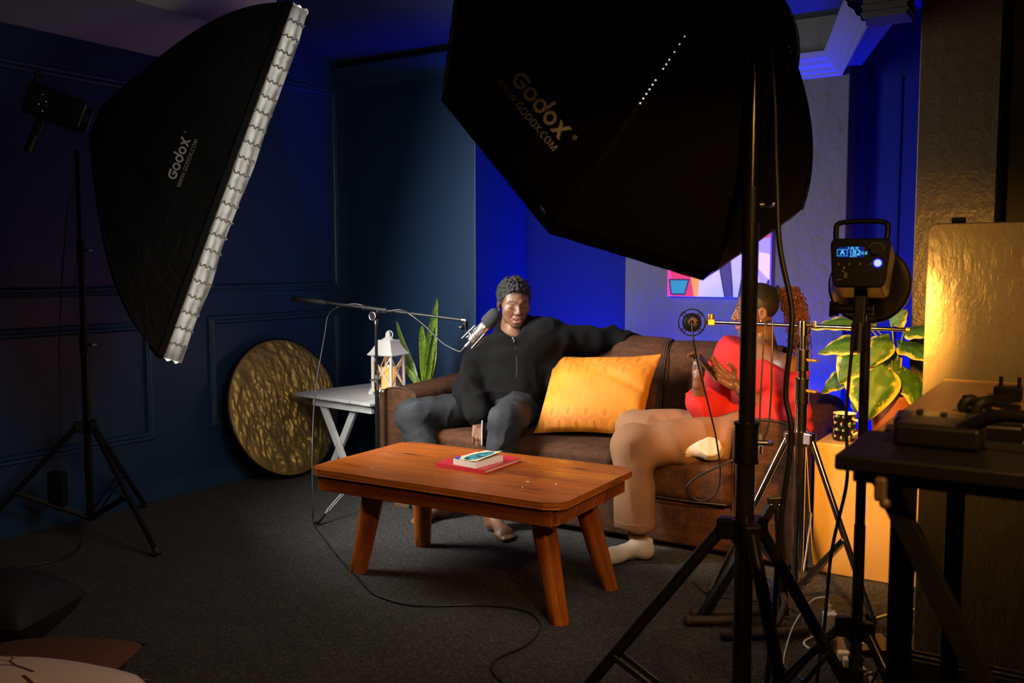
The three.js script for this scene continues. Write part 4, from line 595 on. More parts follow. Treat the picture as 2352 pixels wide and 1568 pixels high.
function handShape(curl, thumb, spread = 0.06, size = 1) {   // wrist at origin, fingers along +y, palm towards +z, thumb on +x
  const bx = [0.028, 0.0095, -0.0095, -0.027], by = [0.083, 0.087, 0.083, 0.074], ln = [[0.04, 0.025, 0.019], [0.044, 0.028, 0.02], [0.04, 0.026, 0.019], [0.031, 0.02, 0.017]], palm = [], fing = [], nails = [];
  for (let i = 0; i < 4; i++) palm.push(cap([bx[i] * 0.7, 0.008, 0], [bx[i], by[i], 0], 0.0135, 0.0115)); palm.push(cap([0.018, 0.015, 0.006], [0.024, 0.05, 0.008], 0.016, 0.012)); palm.push(cap([-0.018, 0.015, 0.004], [-0.022, 0.055, 0.004], 0.014, 0.012)); palm.push(cap([0, -0.04, 0], [0, 0.01, 0], 0.024, 0.022));
  for (let i = 0; i < 4; i++) { let p = [bx[i], by[i], 0], a = 0, r = 0.0092 - (i === 3 ? 0.0012 : 0); const side = spread * (1.5 - i); for (let j = 0; j < 3; j++) { a += curl[i][j]; const q = add(p, [Math.sin(side) * Math.cos(a), Math.cos(a) * Math.cos(side), Math.sin(a)], ln[i][j]); fing.push(cap(p, q, r, r - 0.0009)); if (j === 2) nails.push(add(q, [0, -Math.sin(a) * 0.006, -Math.cos(a) * 0]), q); p = q; r -= 0.0009; } }
  for (let j = 0; j < thumb.length - 1; j++) fing.push(cap(thumb[j], thumb[j + 1], 0.0125 - j * 0.0015, 0.011 - j * 0.0015));
  const P = blend(palm, 0.009); return (x, y, z) => { x /= size; y /= size; z /= size; let d = P(x, y, z); let m = 9; for (const f of fing) m = smin(m, f(x, y, z), 0.0015); return smin(d, m, 0.006) * size; };
}
function footShape(medial) {   // toes along +z, sole at y 0; medial = sign of x of the big toe
  const b = blend([ell([0, 0.032, -0.04], [0.03, 0.032, 0.032]), cap([0, 0.045, -0.022], [0, 0.2, -0.026], 0.034, 0.042), cap([0, 0.062, -0.01], [medial * 0.006, 0.03, 0.105], 0.033, 0.024), ell([medial * 0.004, 0.022, 0.11], [0.044, 0.022, 0.036]), cap([-medial * 0.012, 0.02, -0.03], [-medial * 0.026, 0.018, 0.1], 0.022, 0.018)], 0.03);
  const toes = [[0.03, 0.142, 0.013, 0.172], [0.011, 0.145, 0.0095, 0.172], [-0.005, 0.142, 0.009, 0.166], [-0.019, 0.136, 0.0085, 0.157], [-0.032, 0.126, 0.008, 0.146]].map(([x, z, r, z1]) => cap([medial * x, 0.017, z - 0.02], [medial * x * 1.02, 0.0125, z1], r + 0.001, r));
  const ank = [-1, 1].map(s => ell([s * 0.03, 0.075, -0.018], [0.012, 0.014, 0.014]));
  return (x, y, z) => { let d = b(x, y, z), m = 9; for (const f of ank) d = smin(d, f(x, y, z), 0.016); for (const f of toes) m = smin(m, f(x, y, z), 0.002); return smax(smin(d, m, 0.008), 0.001 - y, 0.008); };
}
const inFrame = (g, F, o) => g.applyMatrix4(F.clone().setPosition(V(...o)));
function colorIt(g, c) { g.setAttribute('color', new THREE.BufferAttribute(new Float32Array(g.attributes.position.count * 3).map((_, i) => c[i % 3]), 3)); return g; }
const clothNoise = (x, y, z, f, a) => a * (noise3(x * f, y * f * 0.55, z * f) + 0.5 * noise3(x * f * 2.3 + 7, y * f * 1.2, z * f * 2.3));
const ridge = (x, y, z, f, a) => a * Math.pow(1 - Math.abs(noise3(x * f + 3, y * f, z * f)), 5);
const skinBump = { bumpMap: rep(T.paint, 8), bumpScale: 0.0006 };

// ---- man in the black hoodie
{
  const rs = [-2.765, 0.79, -4.09], ls = [-2.42, 0.875, -4.2], el = [-2.735, 0.6, -3.92], wr = [-2.578, 0.505, -3.785], el2 = [-2.15, 0.865, -4.43], ha2 = [-1.99, 0.8, -4.62], pel = [-2.62, 0.5, -4.1], ch = [-2.595, 0.75, -4.16], nk = [-2.6, 0.92, -4.15], lat = [0.93, 0, -0.36];
  const hR = [-2.71, 0.505, -4.06], hL = [-2.53, 0.505, -4.08], kR = [-2.925, 0.495, -3.7], kL = [-2.35, 0.515, -3.68], aR = [-2.73, 0.1, -3.655], aL = [-2.405, 0.1, -3.63];
  const hc = [-2.578, 1.062, -4.115], HF = headFrame([0.72, -0.24, 0.68], 0.03), HS = 0.95;
  const t = thing('person', 'person in black hoodie and dark jeans, barefoot, seated on the sofa', 'person', [-2.6, 0, -3.95]);
  const skin = [0.185, 0.086, 0.049], pale = [0.3, 0.17, 0.12];
  const hf = headShape({ jaw: 0.052, open: 0.011, neck: 0.05 });
  const headG = surf(hf, [-0.1, -0.17, -0.13], [0.1, 0.15, 0.14], 0.0036, (x, y, z) => {
    const lip = sstep(0.004, -0.001, Math.min(ell([0, -0.0525, 0.0945], [0.025, 0.008, 0.011])(x, y, z), ell([0, -0.0745, 0.091], [0.0225, 0.009, 0.012])(x, y, z))) * (z > 0.08 ? 1 : 0), st = 0.8 + 0.2 * noise3(x * 60, y * 60, z * 60) * 0.5 + 0.1;
    const mou = sstep(0.01, 0, Math.abs(y + 0.04)) * sstep(0.03, 0.02, Math.abs(x)) * (z > 0.085 ? 1 : 0) * 0.35, sh = sstep(0.012, 0.0, f2(x, y, z));
    const c = [lerp(skin[0] * st, 0.26, lip * 0.7), lerp(skin[1] * st, 0.1, lip * 0.7), lerp(skin[2] * st, 0.08, lip * 0.7)]; const k = (1 - mou) * (1 - 0.75 * sh); return c.map(q => q * k);
  });
  function f2(x, y, z) { return Math.max(0.81 * z - 0.585 * y - 0.012, 9 * (z < -0.2)); }   // stubble behind the hairline
  const Ms = m => m.clone().scale(V(HS * 1.1, HS, HS));
  inFrame(headG, Ms(HF), hc);
  // hands and feet
  const hFrame = basis(V(-0.55, 0.1, -0.83).normalize(), V(0, 0, 0), V(0, 0, 0)); const fy = V(0.12, -0.97, 0.2).normalize(), fx = V(0.93, 0.05, -0.36); fx.addScaledVector(fy, -fx.dot(fy)).normalize(); const fz = fx.clone().cross(fy); const HFr = basis(fx, fy, fz);
  const wrH = [-2.565, 0.49, -3.768];
  const handG = colorIt(inFrame(surf(handShape([[0.15, 0.3, 0.2], [0.2, 0.35, 0.25], [0.28, 0.4, 0.3], [0.35, 0.45, 0.3]], [[0.022, 0.02, 0.006], [0.042, 0.045, 0.022], [0.036, 0.072, 0.036], [0.022, 0.095, 0.04]], 0.13), [-0.075, -0.06, -0.05], [0.08, 0.21, 0.12], 0.0027), HFr, wrH), skin);
  const footAt = (heel, toe, med) => { const z = V(toe[0] - heel[0], 0, toe[2] - heel[2]).normalize(), F = basis(V(0, 1, 0).cross(z), V(0, 1, 0), z); return surf(footShape(med), [-0.07, -0.006, -0.085], [0.07, 0.24, 0.19], 0.0036, (x, y, z2) => { const nail = Math.abs(x - med * 0.0305) < 0.0075 && z2 > 0.168 && y > 0.014 ? 1 : 0, sole = sstep(0.012, 0.003, y); return [0, 1, 2].map(i => lerp(lerp(skin[i], pale[i], sole * 0.6), [0.5, 0.36, 0.28][i], nail)); }).applyMatrix4(F.setPosition(V(heel[0], 0, heel[2]).addScaledVector(z, 0.06))); };
  const footL = footAt([-2.412, 0, -3.632], [-2.2, 0, -3.49], -1), footR = footAt([-2.712, 0, -3.71], [-2.775, 0, -3.45], 1);
  const bodyF = blend([cap(add(pel, lat, -0.06), add(ch, lat, -0.07), 0.08, 0.085), cap(add(pel, lat, 0.06), add(ch, lat, 0.07), 0.08, 0.085), cap(ch, nk, 0.08, 0.055), cap(nk, add(hc, [0, -0.03, -0.02]), 0.052, 0.05), cap(rs, ls, 0.05), cap(rs, el, 0.045, 0.038), cap(el, wrH, 0.036, 0.026), cap(ls, el2, 0.045, 0.038), cap(el2, ha2, 0.036, 0.026), cap(hR, kR, 0.07, 0.05), cap(kR, aR, 0.048, 0.036), cap(hL, kL, 0.07, 0.05), cap(kL, aL, 0.048, 0.036), cap(aR, [aR[0], 0.05, aR[2]], 0.034), cap(aL, [aL[0], 0.05, aL[2]], 0.034)], 0.03);
  const body = colorIt(surf(bodyF, [-3.05, 0, -4.7], [-1.9, 1.1, -3.55], 0.013), skin);
  const handL = colorIt(inFrame(surf(handShape([[0.2, 0.2, 0.1], [0.2, 0.2, 0.1], [0.2, 0.2, 0.1], [0.2, 0.2, 0.1]], [[0.022, 0.02, 0.006], [0.05, 0.05, 0.012], [0.06, 0.08, 0.015]], 0.08), [-0.06, -0.06, -0.05], [0.08, 0.2, 0.08], 0.005), basis(V(-0.4, 0, -0.9).normalize(), V(0.4, -0.85, -0.2).normalize(), V(0, 0, 1)), [-1.97, 0.82, -4.625]), skin);
  mesh('body', [body, headG, handG, handL, footL, footR], phys(1, 1, 1, 0.45, { vertexColors: true, ...skinBump }), t);
  // hair, brows, lashes, teeth
  const curl = (x, y, z) => 0.011 * noise3(x * 85, y * 85, z * 85) + 0.006 * noise3(x * 190 + 5, y * 190, z * 190);
  const hs = ell([0, 0.052, -0.016], [0.083, 0.098, 0.104]);
  const hairF = (x, y, z) => smax(smax(hs(x, y, z) - curl(x, y, z), 0.81 * z - 0.585 * y - 0.006 - 0.5 * curl(x, y, z), 0.006), -0.055 - y - 0.35 * Math.max(0, z + 0.02), 0.01);
  mesh('hair', inFrame(surf(hairF, [-0.11, -0.08, -0.14], [0.11, 0.175, 0.13], 0.0033), Ms(HF), hc), mat(0.006, 0.0055, 0.005, 0.8), t);
  const onHead = pts => pts.map(p => { const q = snap(hf, [p[0], p[1], 0.16], [0, 0, -1]); return V(...q).applyMatrix4(Ms(HF).setPosition(V(...hc))); });
  for (const s of [-1, 1]) { const b = onHead([[s * 0.014, 0.033], [s * 0.028, 0.0385], [s * 0.042, 0.037], [s * 0.05, 0.031]]); mesh('eyebrow', tube(b, 0.0026, 20, 6), mat(0.012, 0.009, 0.008, 0.8), t); const l = onHead([[s * 0.019, 0.0005], [s * 0.027, -0.0035], [s * 0.036, -0.0035], [s * 0.045, 0.0015]]); mesh('eyelash', tube(l, 0.0016, 20, 5), mat(0.008, 0.006, 0.005, 0.7), t); }
  mesh('teeth', inFrame(rbox(0.03, 0.007, 0.01, 0.003, [0, -0.0605, 0.0855]), Ms(HF), hc), mat(0.75, 0.72, 0.66, 0.3), t);
  // hoodie
  const fr = [0.36, 0, 0.93];   // chest direction
  const hoodTube = (x, y, z) => { const c = add(nk, [-0.005, -0.018, -0.015]), X = x - c[0], Y = y - c[1] - 0.35 * ((X * fr[0]) + (z - c[2]) * fr[2]) * -1 - 0.01, Z = z - c[2], r = Math.hypot(X, Z) - 0.092; return Math.hypot(r, Y) - 0.03; };
  const hd = blend([cap(add(add(pel, [0, 0.03, 0.01]), lat, -0.075), add(ch, lat, -0.07), 0.125, 0.115), cap(add(add(pel, [0, 0.03, 0.01]), lat, 0.075), add(ch, lat, 0.07), 0.125, 0.115), cap(add(rs, [0.05, 0.025, -0.01]), add(ls, [-0.05, 0.0, 0]), 0.082), cap(rs, el, 0.074, 0.07), cap(el, wr, 0.07, 0.052), cap(add(ls, [-0.06, 0, 0]), ls, 0.1, 0.095), cap(ls, el2, 0.088, 0.06), cap(el2, ha2, 0.058, 0.05), cap(add(ls, [-0.02, -0.05, 0]), [-2.36, 0.68, -4.2], 0.085, 0.07), ell(add(nk, [-0.045, 0.0, -0.09]), [0.12, 0.07, 0.08])], 0.055);
  const neckHole = cap(add(nk, [0.03, -0.005, 0.06]), add(nk, [0.07, 0.16, 0.12]), 0.05, 0.08);
  const hoodie = (x, y, z) => { let d = smin(hd(x, y, z), hoodTube(x, y, z), 0.02); d = smax(d, -neckHole(x, y, z), 0.012); d = smax(d, 0.452 - y + 0.25 * (z + 3.95) * (z > -3.95 ? 1 : 0) - (z > -3.92 ? 0.4 : 0), 0.02);
    const arm = Math.max(0, 1 - Math.abs(hdArm(x, y, z)) / 0.09), dr = 0.0075 * Math.sin(38 * (x * 0.5 + y * 0.9 - z * 0.55) + 4 * noise3(x * 7, y * 7, z * 7)); return d + clothNoise(x, y, z, 13, 0.009) - ridge(x, y * 0.8, z, 9, 0.012) + arm * dr + 0.007 * Math.sin(26 * (0.8 * x - 0.7 * y) + 5 * noise3(x * 5, y * 5, z * 5)); };
  const hdArm = cap(rs, wr, 0.06);
  const hoodM = phys(0.006, 0.006, 0.006, 0.95, { specularIntensity: 0.25, ...{ bumpMap: rep(T.weave, 7), bumpScale: 0.0012 } });
  const hood = mesh('hoodie', surf(hoodie, [-2.98, 0.4, -4.74], [-1.86, 1.06, -3.66], 0.0085), hoodM, t);
  const cdir = V(wr[0] - el[0], wr[1] - el[1], wr[2] - el[2]).normalize(); mesh('cuff', bar(V(...wr).addScaledVector(cdir, -0.012), V(...wr).addScaledVector(cdir, 0.035), 0.047, 0.039, 28), hoodM, hood);
  const zp = [[0, 0.0], [0.012, -0.05], [0.02, -0.1], [0.025, -0.15], [0.022, -0.2]].map(([a, b]) => snap(hoodie, add(add([-2.545, 0.885 + b, -4.05], lat, a), fr, 0.2), [-fr[0], 0, -fr[2]])); mesh('zip', tube(zp, 0.0022, 30, 6), mat(0.02, 0.02, 0.02, 0.5), hood);
  mesh('zip_pull', [ball(0.0055, zp[0]), rbox(0.005, 0.014, 0.003, 0.001, add(zp[0], [0.008, -0.012, 0.006]))], M.chrome, hood);
  // jeans
  const jn = blend([cap(hR, hL, 0.115), cap(hR, kR, 0.1, 0.084), cap(kR, add(kR, [0.03, -0.1, -0.01]), 0.082, 0.076), cap(kR, mixp(kR, aR, 0.83), 0.08, 0.062), cap(hL, kL, 0.1, 0.084), cap(kL, mixp(kL, aL, 0.84), 0.082, 0.06)], 0.025);
  const jeansF = (x, y, z) => { const nearK = Math.exp(-((Math.hypot(x - kR[0], y - kR[1] + 0.06, z - kR[2] - -0.05)) ** 2) * 60) + Math.exp(-((Math.hypot(x - kL[0], y - kL[1] + 0.06, z - kL[2] + 0.05)) ** 2) * 60); return jn(x, y, z) - ridge(x, y, z, 11, 0.007) + clothNoise(x, y, z, 16, 0.0045) + nearK * 0.006 * Math.sin(60 * (y + 0.6 * z) + 3 * noise3(x * 9, y * 9, z * 9)); };
  const jm = mat(0.034, 0.036, 0.041, 0.85, { map: rep(T.denim, 2.5), bumpMap: rep(T.weave, 6), bumpScale: 0.0003 }); jm.color.setRGB(0.05, 0.054, 0.066);
  const je = mesh('jeans', surf(jeansF, [-3.06, 0.1, -4.26], [-2.2, 0.68, -3.54], 0.0085), jm, t);
  for (const [k, a] of [[kR, aR], [kL, aL]]) { const d = V(a[0] - k[0], a[1] - k[1], a[2] - k[2]).normalize(), p = V(...mixp(k, a, 0.88)); mesh('rolled_hem', [bar(p.clone().addScaledVector(d, -0.012), p.clone().addScaledVector(d, 0.022), 0.064, 0.062, 24), new THREE.TorusGeometry(0.062, 0.006, 8, 28).applyQuaternion(new THREE.Quaternion().setFromUnitVectors(V(0, 0, 1), d)).translate(...p.clone().addScaledVector(d, 0.022).toArray())], mat(0.13, 0.15, 0.19, 0.85, { map: rep(T.denim, 6) }), je); }
  // phone held edge-on
  const ph = thing('phone', 'silver-edged phone held in the hand of the person in black', 'phone', [-2.535, 0.36, -3.7]);
  const pf = basis(fz.clone(), fy.clone().negate(), fx.clone()); const pp = V(...wrH).addScaledVector(fy, 0.062).addScaledVector(fz, -0.012).addScaledVector(fx, 0.024);
  const put = g => g.applyMatrix4(pf.clone().setPosition(pp));
  mesh('body', put(rbox(0.062, 0.125, 0.0085, 0.004)), mat(0.55, 0.57, 0.6, 0.3, { metalness: 0.6 }), ph); mesh('screen_glass', put(rbox(0.058, 0.12, 0.001, 0.0004, [0, 0, 0.0046])), M.blackGloss, ph);
}
// ---- woman in the red sweater
{
  const hp = [-1.25, 0.51, -4.06], ch = [-1.262, 0.76, -4.1], nk = [-1.262, 0.905, -4.1], fr = [-0.307, 0, 0.954], lat = [0.954, 0, 0.307];   // lat points to her left
  const ls = [-1.125, 0.815, -4.055], rs = [-1.405, 0.85, -4.14], el = [-1.105, 0.6, -3.95], wl = [-1.285, 0.752, -3.83], er = [-1.475, 0.61, -3.92], wrr = [-1.45, 0.775, -3.83];
  const hL = [-1.2, 0.515, -4.0], hR = [-1.33, 0.515, -4.08], kL = [-1.69, 0.462, -3.68], aL = [-1.63, 0.09, -3.6], kR = [-1.79, 0.5, -3.93], aR = [-1.46, 0.45, -3.775];
  const hc = [-1.28, 1.05, -4.09], HF = headFrame([-0.86, -0.04, 0.5]), HS = 0.95, Ms = m => m.clone().scale(V(HS, HS, HS));
  const t = thing('person', 'person in red off-shoulder sweater, tan trousers and socks, holding a phone', 'person', [-1.4, 0, -3.9]);
  const skin = [0.175, 0.078, 0.042];
  const hf = headShape({ jaw: 0.047, open: 0, neck: 0.044 });
  const headG = inFrame(surf(hf, [-0.1, -0.17, -0.13], [0.1, 0.15, 0.14], 0.0036, (x, y, z) => { const lip = sstep(0.004, -0.001, Math.min(ell([0, -0.0525, 0.0945], [0.025, 0.008, 0.011])(x, y, z), ell([0, -0.068, 0.091], [0.0225, 0.009, 0.012])(x, y, z))) * (z > 0.08 ? 1 : 0); return [lerp(skin[0], 0.34, lip * 0.8), lerp(skin[1], 0.11, lip * 0.8), lerp(skin[2], 0.09, lip * 0.8)]; }), Ms(HF), hc);
  const frame = (y, x) => { const Y = V(...y).normalize(), X = V(...x); X.addScaledVector(Y, -X.dot(Y)).normalize(); return basis(X, Y, X.clone().cross(Y)); };
  const HL = frame([-0.72, 0.5, 0.1], [0.1, 0.75, -0.6]), HR = frame([0.12, 0.95, 0.1], [0.8, 0, 0.35]);
  const hl = colorIt(inFrame(surf(handShape([[0.25, 0.3, 0.2], [0.3, 0.4, 0.25], [0.55, 0.5, 0.3], [0.7, 0.6, 0.35]], [[0.022, 0.02, 0.006], [0.045, 0.04, 0.03], [0.045, 0.062, 0.05], [0.036, 0.08, 0.062]], 0.06, 0.9), [-0.06, -0.06, -0.05], [0.075, 0.19, 0.12], 0.0026), HL, wl), skin);
  const hr = colorIt(inFrame(surf(handShape([[0.5, 0.7, 0.4], [0.55, 0.8, 0.5], [0.6, 0.8, 0.5], [0.6, 0.8, 0.5]], [[0.022, 0.02, 0.006], [0.045, 0.045, 0.02], [0.05, 0.07, 0.035], [0.042, 0.09, 0.045]], 0.05, 0.9), [-0.06, -0.06, -0.05], [0.075, 0.19, 0.12], 0.0026), HR, wrr), skin);
  const shoulders = blend([cap(add(ch, lat, -0.06), add(nk, [0, -0.04, 0]), 0.085, 0.06), cap(add(ch, lat, 0.06), add(nk, [0, -0.04, 0]), 0.085, 0.06), cap(add(nk, [0, -0.05, 0]), add(hc, [0.01, -0.06, -0.01]), 0.052, 0.046), cap(add(nk, [0, -0.05, 0]), ls, 0.055, 0.052), cap(add(nk, [0, -0.05, 0]), rs, 0.055, 0.05), cap(ls, el, 0.047, 0.038), cap(rs, er, 0.044, 0.036)], 0.035);
  const fine = colorIt(surf(shoulders, [-1.55, 0.56, -4.28], [-1.0, 1.02, -3.86], 0.007), skin);
  const rest = blend([cap(hp, ch, 0.1, 0.09), cap(el, wl, 0.037, 0.025), cap(er, wrr, 0.034, 0.024), cap(hL, kL, 0.075, 0.05), cap(kL, aL, 0.045, 0.036), cap(hR, kR, 0.07, 0.05), cap(kR, aR, 0.045, 0.034)], 0.03);
  const restG = colorIt(surf(rest, [-1.9, 0.03, -4.25], [-1.0, 0.95, -3.5], 0.0095), skin);
  mesh('body', [headG, fine, restG, hl, hr], phys(1, 1, 1, 0.42, { vertexColors: true, ...skinBump }), t);
  // braided hair
  const hairM = mat(0.013, 0.01, 0.008, 0.55), eL = [0.0785, 0.0915, 0.0985], ec = [0, 0.045, -0.012], W = Ms(HF).setPosition(V(...hc));
  const dirTo = d => { const l = 1 / Math.hypot(d[0] / eL[0], d[1] / eL[1], d[2] / eL[2]); return l; };
  mesh('hair', surf((x, y, z) => smax(smax(ell(ec, [0.0765, 0.0895, 0.0965])(x, y, z), 0.81 * z - 0.585 * y - 0.012, 0.004), -0.03 - y - 0.5 * (z + 0.06), 0.01), [-0.1, -0.1, -0.13], [0.1, 0.15, 0.11], 0.005).applyMatrix4(W), hairM, t);
  const base = V(0, 0.5, -0.86).normalize();
  for (let i = 0; i < 25; i++) {
    const a = lerp(-2.0, 2.0, i / 24), s = V(Math.sin(a) * 0.9, 0.28 + 0.5 * Math.cos(a), 0.18 + 0.62 * Math.max(-0.35, Math.cos(a))).normalize(), q = new THREE.Quaternion().setFromUnitVectors(s, base), n = 42;
    mesh('braid', grid(6, n, (u, v) => { const d = s.clone().applyQuaternion(new THREE.Quaternion().slerp(q, v)), l = dirTo([d.x, d.y, d.z]), c = V(ec[0] + d.x * l, ec[1] + d.y * l, ec[2] + d.z * l), r = 0.0055 * (0.78 + 0.3 * Math.abs(Math.sin(v * 40))) * (0.6 + 0.4 * Math.min(1, v * 6)), sd = s.clone().cross(base).normalize(), an = u * 6.2832; c.addScaledVector(d, r * Math.sin(an)).addScaledVector(sd, r * Math.cos(an)); return c.applyMatrix4(W).toArray(); }), hairM, t);
  }
  const tie = V(0, 0.095, -0.1).applyMatrix4(W); mesh('hair_tie', new THREE.TorusGeometry(0.022, 0.008, 8, 24).applyMatrix4(HF.clone().setPosition(tie)), hairM, t);
  const curls = [], nS = 240;
  for (let i = 0; i < nS; i++) {
    const ang = rr(0, 6.283), rad = Math.sqrt(rnd()), len = rr(0.45, 1), ox = Math.cos(ang) * rad, oz = Math.sin(ang) * rad, ph = rr(0, 6), hrad = rr(0.008, 0.016), n = 34, turns = len * rr(9, 14);
    const path = s => V(0.07 * ox * Math.sin(Math.min(1, s * 2.2) * 1.57), 0.1 + 0.045 * Math.sin(Math.min(1, s * 1.6) * Math.PI) * (0.6 + 0.6 * oz) - 0.34 * Math.pow(s, 1.5), -0.105 - 0.075 * Math.sin(Math.min(1, s * 1.5) * 1.57) - 0.045 * oz * Math.sin(Math.min(1, s * 2) * 1.57) - 0.02 * s);
    const pts = []; for (let j = 0; j <= n; j++) { const s = j / n * len, c = path(s), a = ph + s / len * turns * 6.283 * 0.5, hh = hrad * Math.min(1, s * 6); c.x += hh * Math.cos(a); c.z += hh * Math.sin(a); c.y += 0.4 * hh * Math.sin(a * 0.7); pts.push(c.applyMatrix4(W)); }
    curls.push(new THREE.TubeGeometry(new THREE.CatmullRomCurve3(pts), n * 2, 0.0021, 4));
  }
  mesh('ponytail', curls, mat(0.12, 0.04, 0.016, 0.38), t).userData.label = 'curly auburn ponytail';
  const lk = []; for (let i = 0; i < 5; i++) { const pts = []; for (let j = 0; j <= 40; j++) { const s = j / 40, a = s * 40 + i; pts.push(V(0.02 * i - 0.05 + 0.006 * Math.cos(a), 0.02 - 0.36 * s - 0.01 * i, -0.205 - 0.012 * s + 0.006 * Math.sin(a)).applyMatrix4(W)); } lk.push(new THREE.TubeGeometry(new THREE.CatmullRomCurve3(pts), 90, 0.002, 4)); }
  mesh('loose_curl', lk, mat(0.03, 0.014, 0.01, 0.5), t);
  for (const s of [1]) { const e = V(s * 0.079, -0.034, -0.004); mesh('earring', [ball(0.004, e.clone().applyMatrix4(W).toArray()), new THREE.TorusGeometry(0.006, 0.0012, 8, 20).rotateY(1.57).translate(s * 0.081, -0.04, -0.006).applyMatrix4(W)], mat(0.9, 0.75, 0.4, 0.2, { metalness: 1 }), t); }
  const eyeP = p => V(...snap(hf, [p[0], p[1], 0.16], [0, 0, -1])).applyMatrix4(W);
  for (const s of [-1, 1]) { mesh('eyebrow', tube([[s * 0.014, 0.034], [s * 0.03, 0.039], [s * 0.048, 0.033]].map(eyeP), 0.0024, 16, 6), mat(0.01, 0.008, 0.006, 0.8), t); mesh('eyelash', tube([[s * 0.019, 0.003], [s * 0.032, 0.0], [s * 0.045, 0.004]].map(eyeP), 0.002, 16, 6), mat(0.008, 0.006, 0.005, 0.7), t); }
  // sweater, hanging off her left shoulder
  const P1 = [-1.345, 0.905, -4.1], ln = V(0.27, -0.105, 0.1), nn = V(...fr).cross(ln).normalize(); if (nn.y < 0) nn.negate();
  const swF0 = blend([cap(add(add(hp, [0, 0.05, 0]), lat, -0.06), add(ch, lat, -0.06), 0.125, 0.11), cap(add(add(hp, [0, 0.05, 0]), lat, 0.06), add(ch, lat, 0.06), 0.125, 0.11), cap(add(rs, [0.08, 0.015, 0.02]), rs, 0.075, 0.072), cap(rs, mixp(rs, er, 0.9), 0.075, 0.07), cap(mixp(rs, er, 0.8), mixp(er, wrr, 0.22), 0.062, 0.058), cap(add(ls, [-0.05, -0.03, 0]), ls, 0.08, 0.074), cap(ls, el, 0.085, 0.1), cap(el, mixp(el, wl, 0.3), 0.095, 0.07), cap(el, add(el, [0.0, -0.03, -0.02]), 0.1)], 0.045);
  const sw = (x, y, z) => { let d = swF0(x, y, z); const pl = nn.x * (x - P1[0]) + nn.y * (y - P1[1]) + nn.z * (z - P1[2]); d = smax(d, pl, 0.012); d = smax(d, 0.485 - y, 0.015); return d - ridge(x, y, z, 8, 0.012) + clothNoise(x, y, z, 11, 0.008) + 0.009 * Math.sin(34 * (y + 0.5 * x + 0.4 * z) + 5 * noise3(x * 6, y * 6, z * 6)) * sstep(0.85, 0.7, y); };
  const swM = mat(0.5, 0.012, 0.013, 0.8, { bumpMap: rep(T.weave, 8), bumpScale: 0.001 });
  const swm = mesh('sweater', surf(sw, [-1.62, 0.46, -4.32], [-0.96, 0.98, -3.74], 0.0085), swM, t);
  // trousers
  const tr = blend([cap(hL, hR, 0.13), cap(hL, kL, 0.115, 0.092), cap(kL, mixp(kL, aL, 0.85), 0.09, 0.086), cap(hR, kR, 0.1, 0.085), cap(kR, mixp(kR, aR, 0.8), 0.08, 0.055)], 0.03);
  const hemY = 0.13, trF = (x, y, z) => { const kn = Math.exp(-((Math.hypot(x - kL[0] - 0.07, y - kL[1] + 0.07, z - kL[2] + 0.03)) ** 2) * 110), d = smax(tr(x, y, z), hemY - y, 0.006); return d + clothNoise(x, y, z, 9, 0.004) + - ridge(x * 1.2, y * 0.5, z, 8, 0.006) + kn * 0.008 * Math.sin(48 * (y * 0.8 - x * 0.5) + 2 * noise3(x * 9, y * 9, z * 9)) + 0.005 * Math.sin(30 * (x + 0.3 * y) + 4 * noise3(x * 5, y * 5, z * 5)); };
  const trM = mat(0.25, 0.118, 0.052, 0.85, { bumpMap: rep(T.weave, 7), bumpScale: 0.0009 });
  const trm = mesh('trousers', surf(trF, [-1.93, 0.1, -4.26], [-1.02, 0.69, -3.5], 0.0085), trM, t);
  mesh('hem', tube(Array.from({ length: 20 }, (_, i) => { const a = i / 20 * 6.283, c = mixp(kL, aL, 0.83); return snap(trF, [c[0] + 0.3 * Math.cos(a), hemY + 0.03, c[2] + 0.3 * Math.sin(a)], [-Math.cos(a), 0, -Math.sin(a)]); }), 0.0018, 80, 5, true), mat(0.33, 0.18, 0.095, 0.85), trm);
  // socks
  const sockM = mat(0.62, 0.53, 0.42, 0.9, { bumpMap: rep(T.weave, 10), bumpScale: 0.0012 });
  const sockShape = blend([ell([0, 0.034, -0.04], [0.034, 0.034, 0.036]), cap([0, 0.05, -0.02], [0, 0.085, -0.024], 0.04, 0.042), cap([0, 0.058, -0.01], [0, 0.034, 0.1], 0.038, 0.03), ell([0, 0.03, 0.115], [0.046, 0.03, 0.05]), ell([0.004, 0.028, 0.145], [0.043, 0.027, 0.034])], 0.03), sockF = (x, y, z) => smax(smax(sockShape(x, y, z), -y, 0.006), y - 0.09, 0.006) + 0.0016 * Math.sin(z * 150) * sstep(0.02, 0.05, y) * 0.5;
  const sgeo = () => surf(sockF, [-0.07, -0.006, -0.09], [0.07, 0.12, 0.195], 0.004);
  { const z = V(-0.114, 0, 0.15).normalize(); mesh('sock', sgeo().applyMatrix4(basis(V(0, 1, 0).cross(z), V(0, 1, 0), z).setPosition(-1.61, 0.002, -3.57)), sockM, t); }
  { const z = V(-0.9, 0.03, 0.32).normalize(), y = V(0.1, 0.55, 0.83), x = y.clone().cross(z).normalize(); y.copy(z).cross(x).normalize(); const F = basis(x, y, z).setPosition(-1.4, 0.445, -3.8); const s2 = mesh('sock', sgeo().applyMatrix4(F), sockM, t); s2.userData.label = 'sole of the tucked sock with a dark line';
    mesh('sock_line', tube([[-0.035, 0.045, 0.16], [0.0, 0.052, 0.14], [0.03, 0.05, 0.1], [0.032, 0.03, 0.08]].map(p => { const q = snap(sockF, [p[0], p[1] + 0.03, p[2]], [0, -1, 0]); return V(...q).applyMatrix4(F); }), 0.002, 24, 5), mat(0.03, 0.025, 0.02, 0.8), s2); }
